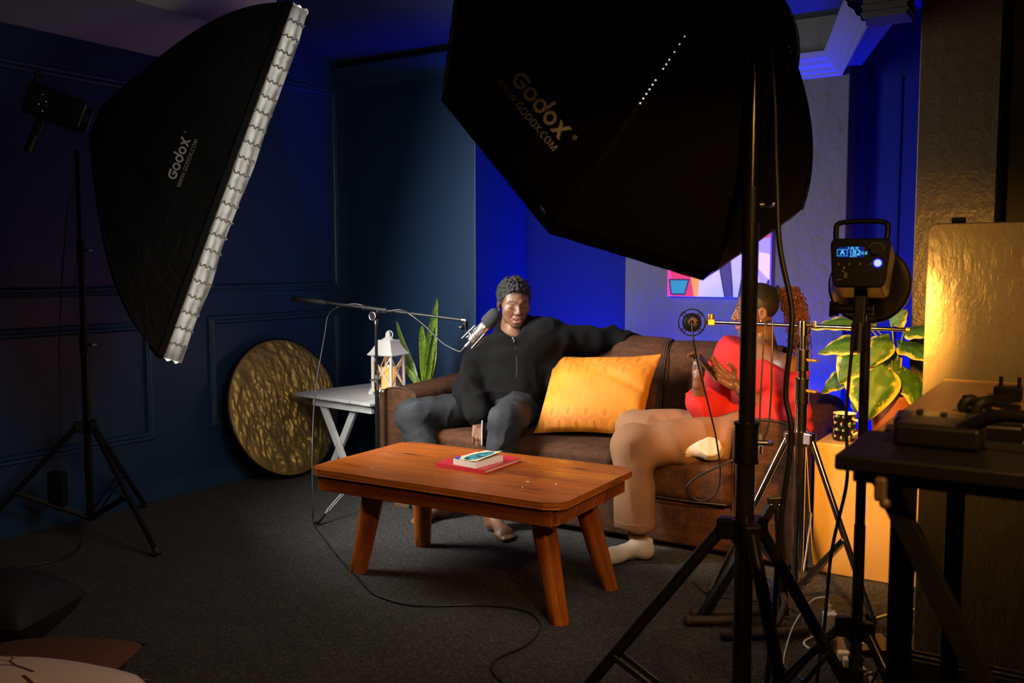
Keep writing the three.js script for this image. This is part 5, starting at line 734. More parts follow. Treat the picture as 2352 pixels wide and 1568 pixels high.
  const bd = V(wl[0] - el[0], wl[1] - el[1], wl[2] - el[2]).normalize(); mesh('wristband', bar(V(...wl).addScaledVector(bd, -0.055), V(...wl).addScaledVector(bd, -0.03), 0.032, 0.03, 24), M.rubber, t);
  const ph = thing('phone', 'dark phone held in both hands by the person in red', 'phone', [-1.39, 0.79, -3.78]), pf = 0; { const x = V(-0.25, 0.3, -0.85).normalize(), y = V(-0.5, 0.75, 0.2); y.addScaledVector(x, -y.dot(x)).normalize(); const F = basis(x, y, x.clone().cross(y)).setPosition(-1.385, 0.825, -3.77), put = g => g.applyMatrix4(F); mesh('body', put(rbox(0.066, 0.132, 0.0085, 0.004)), mat(0.2, 0.19, 0.19, 0.3, { metalness: 0.5 }), ph); mesh('screen_glass', put(rbox(0.062, 0.128, 0.001, 0.0004, [0, 0, 0.0046])), M.blackGloss, ph); }
  // little black pouch with a pale tag on the seat beside her
  const w = thing('pouch', 'small black pouch with a pale tag lying beside the tan trousers', 'pouch', [-1.55, 0.46, -4.02]); mesh('bag', rbox(0.16, 0.05, 0.09, 0.02, [-1.56, 0.545, -4.05], [0, 0.3, 0.2]), M.black, w); mesh('tag', rbox(0.034, 0.004, 0.016, 0.002, [-1.515, 0.575, -4.0], [0, 0.3, 0.3]), mat(0.5, 0.6, 0.5, 0.5), w);
}
// ---------------------------------------------------------------- boom stand with condenser microphone in front of the man
{
  const bx = -3.17, bz = -3.7, t = thing('microphone_stand', 'black boom microphone stand in front of the white side table', 'microphone stand', [bx, 0, bz]);
  mesh('pole', [bar(V(bx, 0.1, bz), V(bx, 0.62, bz), 0.011, 0.011, 18)], M.blackGloss, t); mesh('inner_pole', bar(V(bx, 0.6, bz), V(bx, 0.98, bz), 0.008, 0.008, 16), M.blackGloss, t);
  const cl = mesh('clutch', [bar(V(bx, 0.61, bz), V(bx, 0.655, bz), 0.0125)], M.chrome, t);
  mesh('wing_nut', [beam(V(bx - 0.032, 0.66, bz + 0.012), V(bx + 0.04, 0.68, bz + 0.012), 0.01, 0.012), bar(V(bx, 0.65, bz), V(bx, 0.69, bz), 0.014)], M.steel, cl);
  mesh('clutch', bar(V(bx, 0.68, bz), V(bx, 0.715, bz), 0.0115), M.chrome, t); mesh('clutch', bar(V(bx, 0.955, bz), V(bx, 0.985, bz), 0.0105), M.chrome, t);
  const A = V(-3.708, 1.084, -3.636), B = V(-2.69, 0.989, -3.798), at = s => A.clone().lerp(B, s), dir = B.clone().sub(A).normalize();
  mesh('boom', [bar(at(0.12), at(0.52), 0.0095), bar(at(0.5), B, 0.0075)], M.black, t); mesh('counterweight', [bar(A, at(0.2), 0.0145, 0.0145, 18), bar(at(0.2), at(0.215), 0.0105, 0.009)], M.rubber, t);
  mesh('boom_clamp', [bar(at(0.44), at(0.58), 0.0125), bar(at(0.44), at(0.455), 0.0155), bar(at(0.565), at(0.58), 0.015), bar(V(bx, 0.98, bz), at(0.526), 0.009), bar(V(bx - 0.005, 1.0, bz + 0.022), V(bx - 0.002, 1.0, bz - 0.012), 0.021, 0.021, 24)], M.black, t);
  mesh('clamp_ring', new THREE.TorusGeometry(0.021, 0.0025, 8, 28).translate(bx - 0.005, 1.0, bz + 0.023), M.steel, t);
  mesh('tip', [bar(B, B.clone().addScaledVector(dir, 0.022), 0.0085), ball(0.007, B.clone().addScaledVector(dir, 0.02).toArray())], M.steel, t);
  mesh('leg_bracket', [bar(V(bx, 0.24, bz), V(bx, 0.28, bz), 0.018), bar(V(bx, 0.08, bz), V(bx, 0.11, bz), 0.016)], M.black, t);
  for (const [x, z] of [[-3.155, -3.225], [-3.56, -3.86], [-2.88, -3.66]]) { const F = V(x, 0.012, z), d = V(x - bx, 0, z - bz).normalize(), top = V(bx, 0.26, bz).addScaledVector(d, 0.016), sd = V(-d.z, 0, d.x).multiplyScalar(0.008), q = top.clone().lerp(F, 0.82); const l = mesh('leg', [bar(top.clone().add(sd), q.clone().add(sd), 0.0035), bar(top.clone().sub(sd), q.clone().sub(sd), 0.0035), bar(q, F, 0.005)], M.satin, t); mesh('foot', bar(F.clone().lerp(top, 0.13), F, 0.008, 0.012), M.rubber, l); }
  // microphone
  const m0 = V(-2.648, 0.866, -3.783), m1 = V(-2.492, 1.042, -3.842), md = m1.clone().sub(m0).normalize(), len = m1.distanceTo(m0), mt = thing('microphone', 'silver condenser microphone with black foam cap in a spider mount', 'microphone', m0.toArray()), F = new THREE.Matrix4().makeRotationFromQuaternion(new THREE.Quaternion().setFromUnitVectors(V(0, 1, 0), md)).setPosition(m0), L = g => (Array.isArray(g) ? join(g) : g).applyMatrix4(F);
  mesh('body', L(lathe([[0, 0.025], [0.018, 0.025], [0.024, 0.03], [0.026, 0.036], [0.026, 0.1], [0.0275, 0.102], [0.0275, 0.148], [0, 0.148]], [0, 0, 0], 36)), M.micBody, mt);
  mesh('groove', L([new THREE.TorusGeometry(0.0262, 0.0012, 6, 36).rotateX(1.5708).translate(0, 0.055, 0), new THREE.TorusGeometry(0.0272, 0.0012, 6, 36).rotateX(1.5708).translate(0, 0.138, 0)]), M.black, mt);
  mesh('foam_cap', L(lathe([[0.03, 0.142], [0.037, 0.146], [0.039, 0.16], [0.038, 0.2], [0.034, 0.222], [0.022, 0.234], [0, 0.237]], [0, 0, 0], 36)), M.foam, mt);
  mesh('plug', L([new THREE.CylinderGeometry(0.0095, 0.0085, 0.035, 18).translate(0, 0.006, 0)]), M.micBody, mt); mesh('plug_sleeve', L(new THREE.CylinderGeometry(0.0085, 0.005, 0.034, 14).translate(0, -0.028, 0)), M.rubber, mt);
  const st = thing('spider_mount', 'wire spider mount gripping the silver microphone', 'shock mount', m0.toArray()), rods = [];
  for (let k = 0; k < 4; k++) { const a = k * 1.5708 + 0.5; mesh('bar', L(bar(V(0.05 * Math.cos(a), 0.012, 0.05 * Math.sin(a)), V(0.045 * Math.cos(a), 0.11, 0.045 * Math.sin(a)), 0.0028)), M.steel, st); for (const [y0, y1] of [[0.012, 0.045], [0.11, 0.07]]) mesh('elastic', L([tube([[0.05 * Math.cos(a), y0, 0.05 * Math.sin(a)], [0.0272 * Math.cos(a + 0.5), y1, 0.0272 * Math.sin(a + 0.5)], [0.0272 * Math.cos(a + 1.07), y1, 0.0272 * Math.sin(a + 1.07)], [0.05 * Math.cos(a + 1.5708), y0, 0.05 * Math.sin(a + 1.5708)]], 0.0014, 20, 5)]), M.rubber, st); }
  mesh('ring', L([new THREE.TorusGeometry(0.047, 0.0028, 8, 40).rotateX(1.5708).translate(0, 0.06, 0)]), M.steel, st);
  const jc = V(0, 0.06, 0).applyMatrix4(F).add(V(-0.047, 0.012, 0.004)), je = B.clone().addScaledVector(dir, 0.022); mesh('swivel_joint', [beam(je.clone().add(V(0, -0.004, 0)), je.clone().lerp(jc, 0.6).add(V(-0.008, 0, 0)), 0.018, 0.02), beam(je.clone().lerp(jc, 0.45).add(V(-0.008, 0, 0)), jc, 0.016, 0.018), ball(0.013, je.clone().lerp(jc, 0.5).add(V(-0.018, 0, 0.012)).toArray())], M.blackPlastic, st); mesh('joint_screw', ball(0.0045, je.clone().lerp(jc, 0.5).add(V(-0.022, 0, 0.024)).toArray()), M.chrome, st);
  // its cable: from the plug along the boom, down to the floor and away
  const w = (s, a) => at(s).add(V(0, 0.0125 * Math.cos(a), 0.0125 * Math.sin(a)));
  solo('microphone_cable', tube([V(0, -0.04, 0).applyMatrix4(F), V(-2.69, 0.832, -3.77), V(-2.78, 0.87, -3.76), V(-2.88, 0.95, -3.75), V(-2.97, 1.012, -3.735), w(0.66, 0.3), w(0.61, 1.4), w(0.55, 2.8), w(0.48, 4), w(0.42, 5.6), w(0.38, 6.6), w(0.33, 8), w(0.285, 9.8), V(-3.43, 1.0, -3.62), V(-3.42, 0.9, -3.58), V(-3.37, 0.6, -3.45), V(-3.27, 0.3, -3.32), V(-3.2, 0.08, -3.25), V(-3.172, 0.005, -3.225), V(-2.9, 0.005, -3.03), V(-2.64, 0.005, -2.855), V(-2.46, 0.005, -2.745), V(-2.36, 0.005, -2.68), V(-2.26, 0.005, -2.632), V(-2.08, 0.005, -2.626), V(-1.88, 0.005, -2.755), V(-1.72, 0.005, -2.8), V(-1.61, 0.005, -2.74), V(-1.56, 0.005, -2.64), V(-1.545, 0.005, -2.52), V(-1.565, 0.005, -2.39), V(-1.525, 0.005, -2.31), V(-1.42, 0.005, -2.24), V(-1.2, 0.005, -2.1), V(-1.1, 0.005, -1.8)], 0.0042, 420, 7), M.cable, 'long black microphone cable winding across the carpet under the coffee table', 'cable');
}
// ---------------------------------------------------------------- chrome stand with the microphone facing the woman
{
  const sx = -0.905, sz = -3.46, t = lightStand('chrome tripod boom stand in front of the sofa arm', sx, sz, { tubes: [[0.04, 0.8, 0.0215], [0.74, 0.93, 0.0165], [0.88, 1.05, 0.0115]], collars: [[0.795, 0.085, 0.0255], [0.91, 0.07, 0.0235]], crown: 0.615, hubR: 0.03, legR: 0.0115, reach: 0.335, low: 0.06, turn: 0.43, knob: 0.1, m: M.chrome, mc: M.chrome, mk: M.gold });
  t.userData.category = 'microphone stand';
  const A = V(-1.232, 1.042, -3.413), B = V(-0.573, 1.027, -3.592), c = V(sx, 1.035, sz);
  mesh('boom', bar(A, B, 0.0072, 0.0072, 14), M.chrome, t); mesh('boom_end', bar(B, B.clone().add(V(0.012, 0, -0.003)), 0.009), M.gold, t);
  mesh('boom_clamp', [bar(V(sx, 1.0, sz), V(sx, 1.055, sz), 0.0165, 0.0165, 20)], M.chrome, t); mesh('clamp_knob', [bar(V(sx + 0.016, 1.04, sz), V(sx + 0.04, 1.043, sz), 0.005), rbox(0.012, 0.026, 0.008, 0.003, [sx + 0.042, 1.045, sz])], M.steel, t);
  const mc = V(-1.312, 1.04, -3.39), view = V(-0.355, -0.06, -0.93).normalize(), F = frameOf(view).setPosition(mc), L = g => (Array.isArray(g) ? join(g) : g).applyMatrix4(F), mt = thing('microphone', 'dark microphone seen from behind in a round ring mount before the red sweater', 'microphone', mc.toArray());
  mesh('body', L(lathe([[0, -0.03], [0.022, -0.03], [0.029, -0.026], [0.031, -0.015], [0.031, 0.09], [0.028, 0.15], [0, 0.16]], [0, 0, 0], 32).rotateX(1.5708)), mat(0.03, 0.026, 0.022, 0.4, { metalness: 0.4 }), mt);
  mesh('rear_plate', L([new THREE.TorusGeometry(0.024, 0.003, 8, 32).translate(0, 0, -0.03), ...[0, 1, 2].map(k => ball(0.0035, [0.019 * Math.cos(k * 2.1 + 1), 0.019 * Math.sin(k * 2.1 + 1), -0.031]))]), M.blackPlastic, mt);
  mesh('plug', L([new THREE.CylinderGeometry(0.0095, 0.0095, 0.05, 18).rotateX(1.5708).translate(0, 0, -0.05)]), M.blackPlastic, mt); mesh('plug_ring', L(new THREE.TorusGeometry(0.0105, 0.0022, 8, 24).translate(0, 0, -0.036)), mat(0.7, 0.1, 0.03, 0.4), mt);
  const st = thing('ring_mount', 'round black ring mount holding the dark microphone on chrome boom', 'shock mount', mc.toArray());
  mesh('outer_ring', L(new THREE.TorusGeometry(0.051, 0.0026, 10, 56).translate(0, 0, -0.01)), M.blackMetal, st); mesh('inner_ring', L(new THREE.TorusGeometry(0.034, 0.003, 8, 40).translate(0, 0, -0.01)), M.black, st);
  for (let k = 0; k < 4; k++) mesh('clip', L(new THREE.TorusGeometry(0.0062, 0.002, 8, 20).scale(1, 1.5, 1).translate(0, 0.042, 0).rotateZ(0.785 + k * 1.5708).translate(0, 0, -0.01)), M.black, st);
  const ax = V(0.846, 0, -0.533); mesh('swivel', [bar(mc.clone().addScaledVector(ax, 0.051), A.clone().addScaledVector(ax, -0.02), 0.004), rbox(0.03, 0.026, 0.02, 0.004, A.clone().addScaledVector(ax, -0.012).toArray(), [0, 0.56, 0]), bar(A.clone().add(V(-0.01, 0.012, 0.006)), A.clone().add(V(-0.01, 0.032, 0.006)), 0.0125)], M.gold, st);
  const cab = (n, p, label, r = 0.0036) => solo('microphone_cable', tube(p, r, 120, 7), M.cable, label, 'cable');
  cab(0, [V(0, 0, -0.075).applyMatrix4(F), [-1.27, 0.98, -3.3], [-1.26, 0.88, -3.33], [-1.235, 0.72, -3.38], [-1.215, 0.58, -3.42], [-1.205, 0.44, -3.44], [-1.225, 0.36, -3.43], [-1.28, 0.34, -3.41], [-1.325, 0.38, -3.39], [-1.29, 0.43, -3.4], [-1.19, 0.49, -3.44], [-1.1, 0.55, -3.5], [-1.04, 0.62, -3.48], [-1.02, 0.75, -3.46], [-1.015, 0.9, -3.445], [-1.02, 1.052, -3.462]], 'thin black cable looping down from the ring-mounted microphone');
  const cc = thing('hanging_cable', 'black cable with a green-ringed plug hanging from the chrome boom', 'cable', [-1.04, 0.55, -3.42]);
  mesh('cord', tube([[-1.03, 1.053, -3.468], [-1.038, 1.03, -3.43], [-1.044, 0.85, -3.42], [-1.048, 0.7, -3.42], [-1.045, 0.62, -3.42]], 0.0034, 60, 7), M.cable, cc); mesh('plug', bar(V(-1.045, 0.625, -3.42), V(-1.043, 0.59, -3.42), 0.006, 0.0075), M.steel, cc); mesh('green_ring', bar(V(-1.043, 0.59, -3.42), V(-1.0428, 0.58, -3.42), 0.009), mat(0.02, 0.25, 0.06, 0.4), cc); mesh('plug_tip', bar(V(-1.0428, 0.58, -3.42), V(-1.042, 0.55, -3.42), 0.0075), M.chrome, cc);
}
// ---------------------------------------------------------------- cream cube, mug, plant
solo('storage_cube', rbox(0.44, 0.54, 0.42, 0.008, [-0.722, 0.2705, -4.03], undefined, 3), mat(0.48, 0.32, 0.11, 0.6), 'tall ochre box standing between the sofa and the column', 'box');
{
  const c = [-0.85, 0.541, -3.93], t = thing('mug', 'black mug with a green and yellow leaf pattern on the ochre box', 'mug', c), cv = document.createElement('canvas'); cv.width = 512; cv.height = 256; const g = cv.getContext('2d'); g.fillStyle = '#0b0a08'; g.fillRect(0, 0, 512, 256);
  const cols = ['#e9c27a', '#d98f63', '#1f7a55', '#e6d7a0', '#c9a04f', '#2a8a66']; for (let j = 0; j < 4; j++) for (let i = 0; i < 9; i++) for (let k = 0; k < 3; k++) { g.save(); g.translate(i * 57 + (j % 2) * 28 + 14, j * 64 + 32); g.rotate((k - 1) * 0.9 + ((i + j) % 2) * 1.57); g.fillStyle = cols[(i * 5 + j * 3 + k * 2) % 6]; g.beginPath(); g.ellipse(0, -15, 7, 16, 0, 0, 7); g.fill(); g.strokeStyle = '#0b0a08'; g.lineWidth = 2; g.beginPath(); g.moveTo(0, 0); g.lineTo(0, -28); g.stroke(); g.restore(); }
  const ct = new THREE.CanvasTexture(cv); ct.colorSpace = THREE.SRGBColorSpace; ct.wrapS = THREE.RepeatWrapping;
  mesh('body', new THREE.CylinderGeometry(0.046, 0.043, 0.112, 40, 1, true).translate(c[0], c[1] + 0.056, c[2]), new THREE.MeshStandardMaterial({ map: ct, roughness: 0.25, side: THREE.DoubleSide }), t);
  mesh('lining', lathe([[0, 0.006], [0.04, 0.008], [0.0445, 0.112], [0.0465, 0.1135], [0.046, 0.111]], c, 40), mat(0.75, 0.68, 0.5, 0.3, { side: THREE.DoubleSide }), t);
  mesh('handle', tube([[c[0] + 0.04, c[1] + 0.09, c[2] + 0.02], [c[0] + 0.068, c[1] + 0.085, c[2] + 0.035], [c[0] + 0.072, c[1] + 0.05, c[2] + 0.037], [c[0] + 0.04, c[1] + 0.028, c[2] + 0.02]], 0.006, 30, 8), mat(0.6, 0.5, 0.3, 0.3), t);
}
{
  const c = [-0.69, 0.541, -4.09], t = thing('potted_plant', 'large heart-leaved plant with yellow-edged leaves in an orange pot', 'plant', c);
  mesh('pot', lathe([[0, 0], [0.075, 0], [0.08, 0.006], [0.095, 0.16], [0.102, 0.165], [0.102, 0.185], [0.092, 0.185], [0.088, 0.165], [0, 0.16]], c, 40), mat(0.27, 0.085, 0.027, 0.6), t);
  mesh('soil', new THREE.CircleGeometry(0.09, 30).rotateX(-1.5708).translate(c[0], c[1] + 0.168, c[2]), mat(0.03, 0.02, 0.012, 1), t);
  const lt = tex(512, (u, v) => {   // u across, v from stalk to tip
    const x = Math.abs(u - 0.5) * 2, side = u < 0.5 ? 1 : 2, ang = v - x * 0.35, vein = Math.abs(((ang * 9) % 1) - 0.5) * 2, n = fbm(u, v, 7, 4, 3), streak = pnoise(ang * 1.01, x * 0.2, 40, 5 + side);
    const edge = sstep(0.66, 0.9, x + 0.35 * (n - 0.5)), pat = sstep(0.74, 0.84, streak * 0.6 + n * 0.55) * sstep(0.15, 0.6, x), y = clamp(edge + pat * 0.9, 0, 1), vn = sstep(0.9, 1, vein) * 0.25 + sstep(0.04, 0.0, x) * 0.5;
    return [lerp(lerp(0.16, 0.36, n * 0.6), 0.85, y) + vn * 0.12, lerp(lerp(0.34, 0.5, n * 0.6), 0.76, y) + vn * 0.12, lerp(0.1, 0.36, y)];
  }, true);
  const lm = phys(1, 1, 1, 0.55, { map: lt, side: THREE.DoubleSide, bumpMap: lt, bumpScale: 0.002 });
  const pos = (x, y, z) => V((-0.975 + (x - 1885) * 0.00171) * z / -4, 1.25 + (-0.192 - (y - 720) * 0.0018 - (x - 1885) * 0.000045) * z / -4, z);
  const leaf = (bx, by, bz, tx, ty, tz, W, nx, ny, nz, fold = 0.18) => {
    const A = pos(bx, by, bz), B = pos(tx, ty, tz), d = B.clone().sub(A), L = d.length(); d.normalize(); const n = V(nx, ny, nz); n.addScaledVector(d, -n.dot(d)).normalize(); const s = n.clone().cross(d);
    const g = grid(16, 24, (u, v) => {
      const x = (u - 0.5) * 2, w = W * Math.pow(Math.sin(Math.PI * Math.pow(v, 0.62)), 0.75) * (1 - 0.25 * v) * (v > 0.93 ? 1 - (v - 0.93) * 6 : 1), lobe = -0.14 * L * Math.exp(-v * 9) * Math.sin(Math.min(1, Math.abs(x) * 1.3) * Math.PI), p = A.clone().addScaledVector(d, v * L + lobe).addScaledVector(s, x * w);
      p.addScaledVector(n, -fold * W * x * x - 0.12 * L * (v - 0.5) * (v - 0.5) * 2 + 0.02 * W * Math.sin(x * 9 + v * 7) + 0.012 * Math.sin(v * 20) * Math.abs(x) * W * 4); return [p.x, p.y, p.z, u, v];
    }); const m = mesh('leaf', g, lm, t); mesh('stem', tube([V(c[0] + rr(-0.03, 0.03), c[1] + 0.165, c[2] + rr(-0.03, 0.03)), V(lerp(c[0], A.x, 0.4), lerp(c[1] + 0.17, A.y, 0.7), lerp(c[2], A.z, 0.5)), A], 0.0035, 20, 6), mat(0.16, 0.2, 0.05, 0.5), m);
  };
  leaf(2015, 830, -3.9, 2002, 962, -3.84, 0.118, 0.25, 0.25, 1); leaf(1985, 795, -3.93, 1932, 878, -3.85, 0.085, -0.1, 0.45, 1); leaf(1992, 772, -3.96, 1880, 808, -3.9, 0.062, -0.1, 0.8, 0.9); leaf(1975, 728, -4.05, 1862, 750, -3.98, 0.055, -0.2, 0.9, 0.7); leaf(2040, 765, -3.92, 2003, 838, -3.86, 0.058, 0.3, 0.4, 1);
  leaf(1955, 850, -4.08, 1888, 905, -4.05, 0.06, -0.3, 0.6, 0.8); leaf(1975, 880, -4.02, 1965, 950, -3.97, 0.06, -0.8, 0.1, 0.7); leaf(2050, 735, -4.1, 2080, 700, -4.1, 0.05, 0.2, 0.7, 0.7); leaf(2075, 770, -4.1, 2165, 815, -4.0, 0.075, 0.5, 0.7, 0.6); leaf(2085, 835, -4.08, 2120, 915, -4.0, 0.09, 0.7, 0.3, 0.7); leaf(2080, 745, -4.14, 2160, 745, -4.1, 0.06, 0.4, 0.8, 0.6);
  leaf(2040, 890, -4.15, 2085, 925, -4.12, 0.07, 0.2, 0.6, 0.8); leaf(2010, 740, -4.12, 1960, 700, -4.16, 0.05, 0, 0.7, 0.8); leaf(2040, 790, -4.1, 2070, 850, -4.05, 0.06, 0.6, 0.4, 0.8);
}
// ---------------------------------------------------------------- desk and gear on the right
{
  solo('clip', rbox(0.035, 0.016, 0.03, 0.004, [-0.335, 1.385, -2.92]), M.black, 'tiny black clip on top of the low grey wall', 'clip');
  const D = thing('desk', 'wooden desk with black legs crowded with gear at the right edge', 'desk', [0.1, 0, -2.2]), dw = mat(0.5, 0.28, 0.1, 0.5, { bumpMap: rep(T.brushed, 2, 5), bumpScale: 0.001 });
  for (let k = 0; k < 4; k++) mesh('board', rbox(0.215, 0.03, 0.9, 0.003, [-0.216 + k * 0.217, 0.945, -2.2]), dw, D);
  for (const [x, z] of [[-0.28, -2.6], [0.5, -2.6], [-0.28, -1.8], [0.5, -1.8]]) mesh('leg', rbox(0.04, 0.93, 0.04, 0.003, [x, 0.465, z]), M.black, D);
  mesh('rail', [rbox(0.8, 0.05, 0.03, 0.003, [0.1, 0.9, -1.8])], M.black, D);
  const y = 0.9605, cs = thing('audio_mixer', 'low black mixer box lying on the front of the wooden desk', 'mixer', [-0.2, y, -1.74]); mesh('case', rbox(0.2, 0.034, 0.11, 0.01, [-0.19, y + 0.0175, -1.74], [0, 0.12, 0]), M.blackPlastic, cs); for (let k = 0; k < 4; k++) mesh('fader_knob', rbox(0.01, 0.008, 0.016, 0.002, [-0.25 + k * 0.04, y + 0.038, -1.74 + 0.012 * (k % 3)]), M.rubber, cs);
  const hp = thing('headphones', 'black headphones lying on the wooden desk', 'headphones', [-0.19, y, -2.2]); for (const [x, z] of [[-0.205, -2.045], [-0.178, -2.02]]) mesh('ear_cup', xf(new THREE.TorusGeometry(0.013, 0.0095, 10, 28), [x, y + 0.017, z], [0.5, 0.9, 0]), M.rubber, hp); mesh('headband', tube([[-0.215, y + 0.025, -2.08], [-0.19, y + 0.012, -2.14], [-0.14, y + 0.01, -2.15], [-0.12, y + 0.012, -2.08], [-0.165, y + 0.025, -2.02]], 0.006, 40, 8), M.black, hp);
  for (const [x, z, w, lb] of [[-0.15, -2.28, 0.055, 'small black box with two prongs on the desk nearest the low wall'], [-0.06, -2.24, 0.09, 'larger black box at the right end of the desk']]) { const b = thing('black_box', lb, 'box', [x, y, z]); mesh('case', rbox(w, 0.032, 0.05, 0.004, [x, y + 0.0163, z]), M.blackPlastic, b); for (const s2 of [-0.3, 0.35]) mesh('prong', rbox(0.008, 0.018, 0.008, 0.001, [x + w * s2, y + 0.041, z - 0.02]), M.black, b); }
  solo('coiled_cable', tube([[-0.15, y + 0.01, -2.25], [-0.19, y + 0.008, -2.2], [-0.2, y + 0.008, -2.12], [-0.12, y + 0.012, -1.96], [0.0, y + 0.045, -2.0], [0.08, y + 0.02, -1.95], [0.12, y + 0.01, -2.1]], 0.008, 80, 8), M.cable, 'thick black cable snaking over the desk beside the headphones', 'cable');
  const lap = thing('laptop', 'dark closed laptop on the right of the wooden desk', 'laptop', [0.06, y, -1.9]); mesh('base', rbox(0.26, 0.014, 0.18, 0.005, [0.09, y + 0.0072, -1.88], [0, -0.3, 0]), M.blackPlastic, lap); mesh('lid', rbox(0.26, 0.007, 0.18, 0.003, [0.09, y + 0.0182, -1.88], [0, -0.3, 0]), mat(0.05, 0.05, 0.055, 0.35), lap);
  // keyboard stand with a black slab in the near foreground
  const K = thing('keyboard_stand', 'black cross-legged stand in the blurred right foreground', 'stand', [0, 0, -1.5]); const bm = M.black;
  mesh('leg', beam(V(-0.255, 0.945, -1.43), V(0.21, 0.015, -1.47), 0.03, 0.03), bm, K); mesh('leg', beam(V(0.24, 0.945, -1.52), V(-0.6, 0.015, -1.52), 0.012, 0.03), bm, K); mesh('top_bar', rbox(0.56, 0.02, 0.2, 0.004, [-0.01, 0.946, -1.5]), bm, K);
  const kb = thing('keyboard_case', 'flat black slab resting on the cross-legged stand', 'keyboard', [0.02, 0.9565, -1.48]); mesh('body', rbox(0.66, 0.024, 0.24, 0.005, [0.02, 0.969, -1.49]), M.black, kb);
  const dv = thing('camera_monitor', 'black gadget with a ball head standing on the black slab', 'gadget', [-0.2, 0.9815, -1.5]); mesh('case', rbox(0.12, 0.035, 0.1, 0.008, [-0.19, 0.999, -1.53]), M.black, dv); mesh('arm', tube([[-0.16, 1.01, -1.5], [-0.1, 1.04, -1.48], [0, 1.03, -1.46], [0.08, 1.0, -1.45]], 0.01, 30, 8), M.black, dv); mesh('clamp', [rbox(0.016, 0.034, 0.02, 0.005, [-0.245, 0.937, -1.372]), ball(0.008, [-0.238, 0.918, -1.368])], mat(0.09, 0.06, 0.035, 0.5), dv);
}
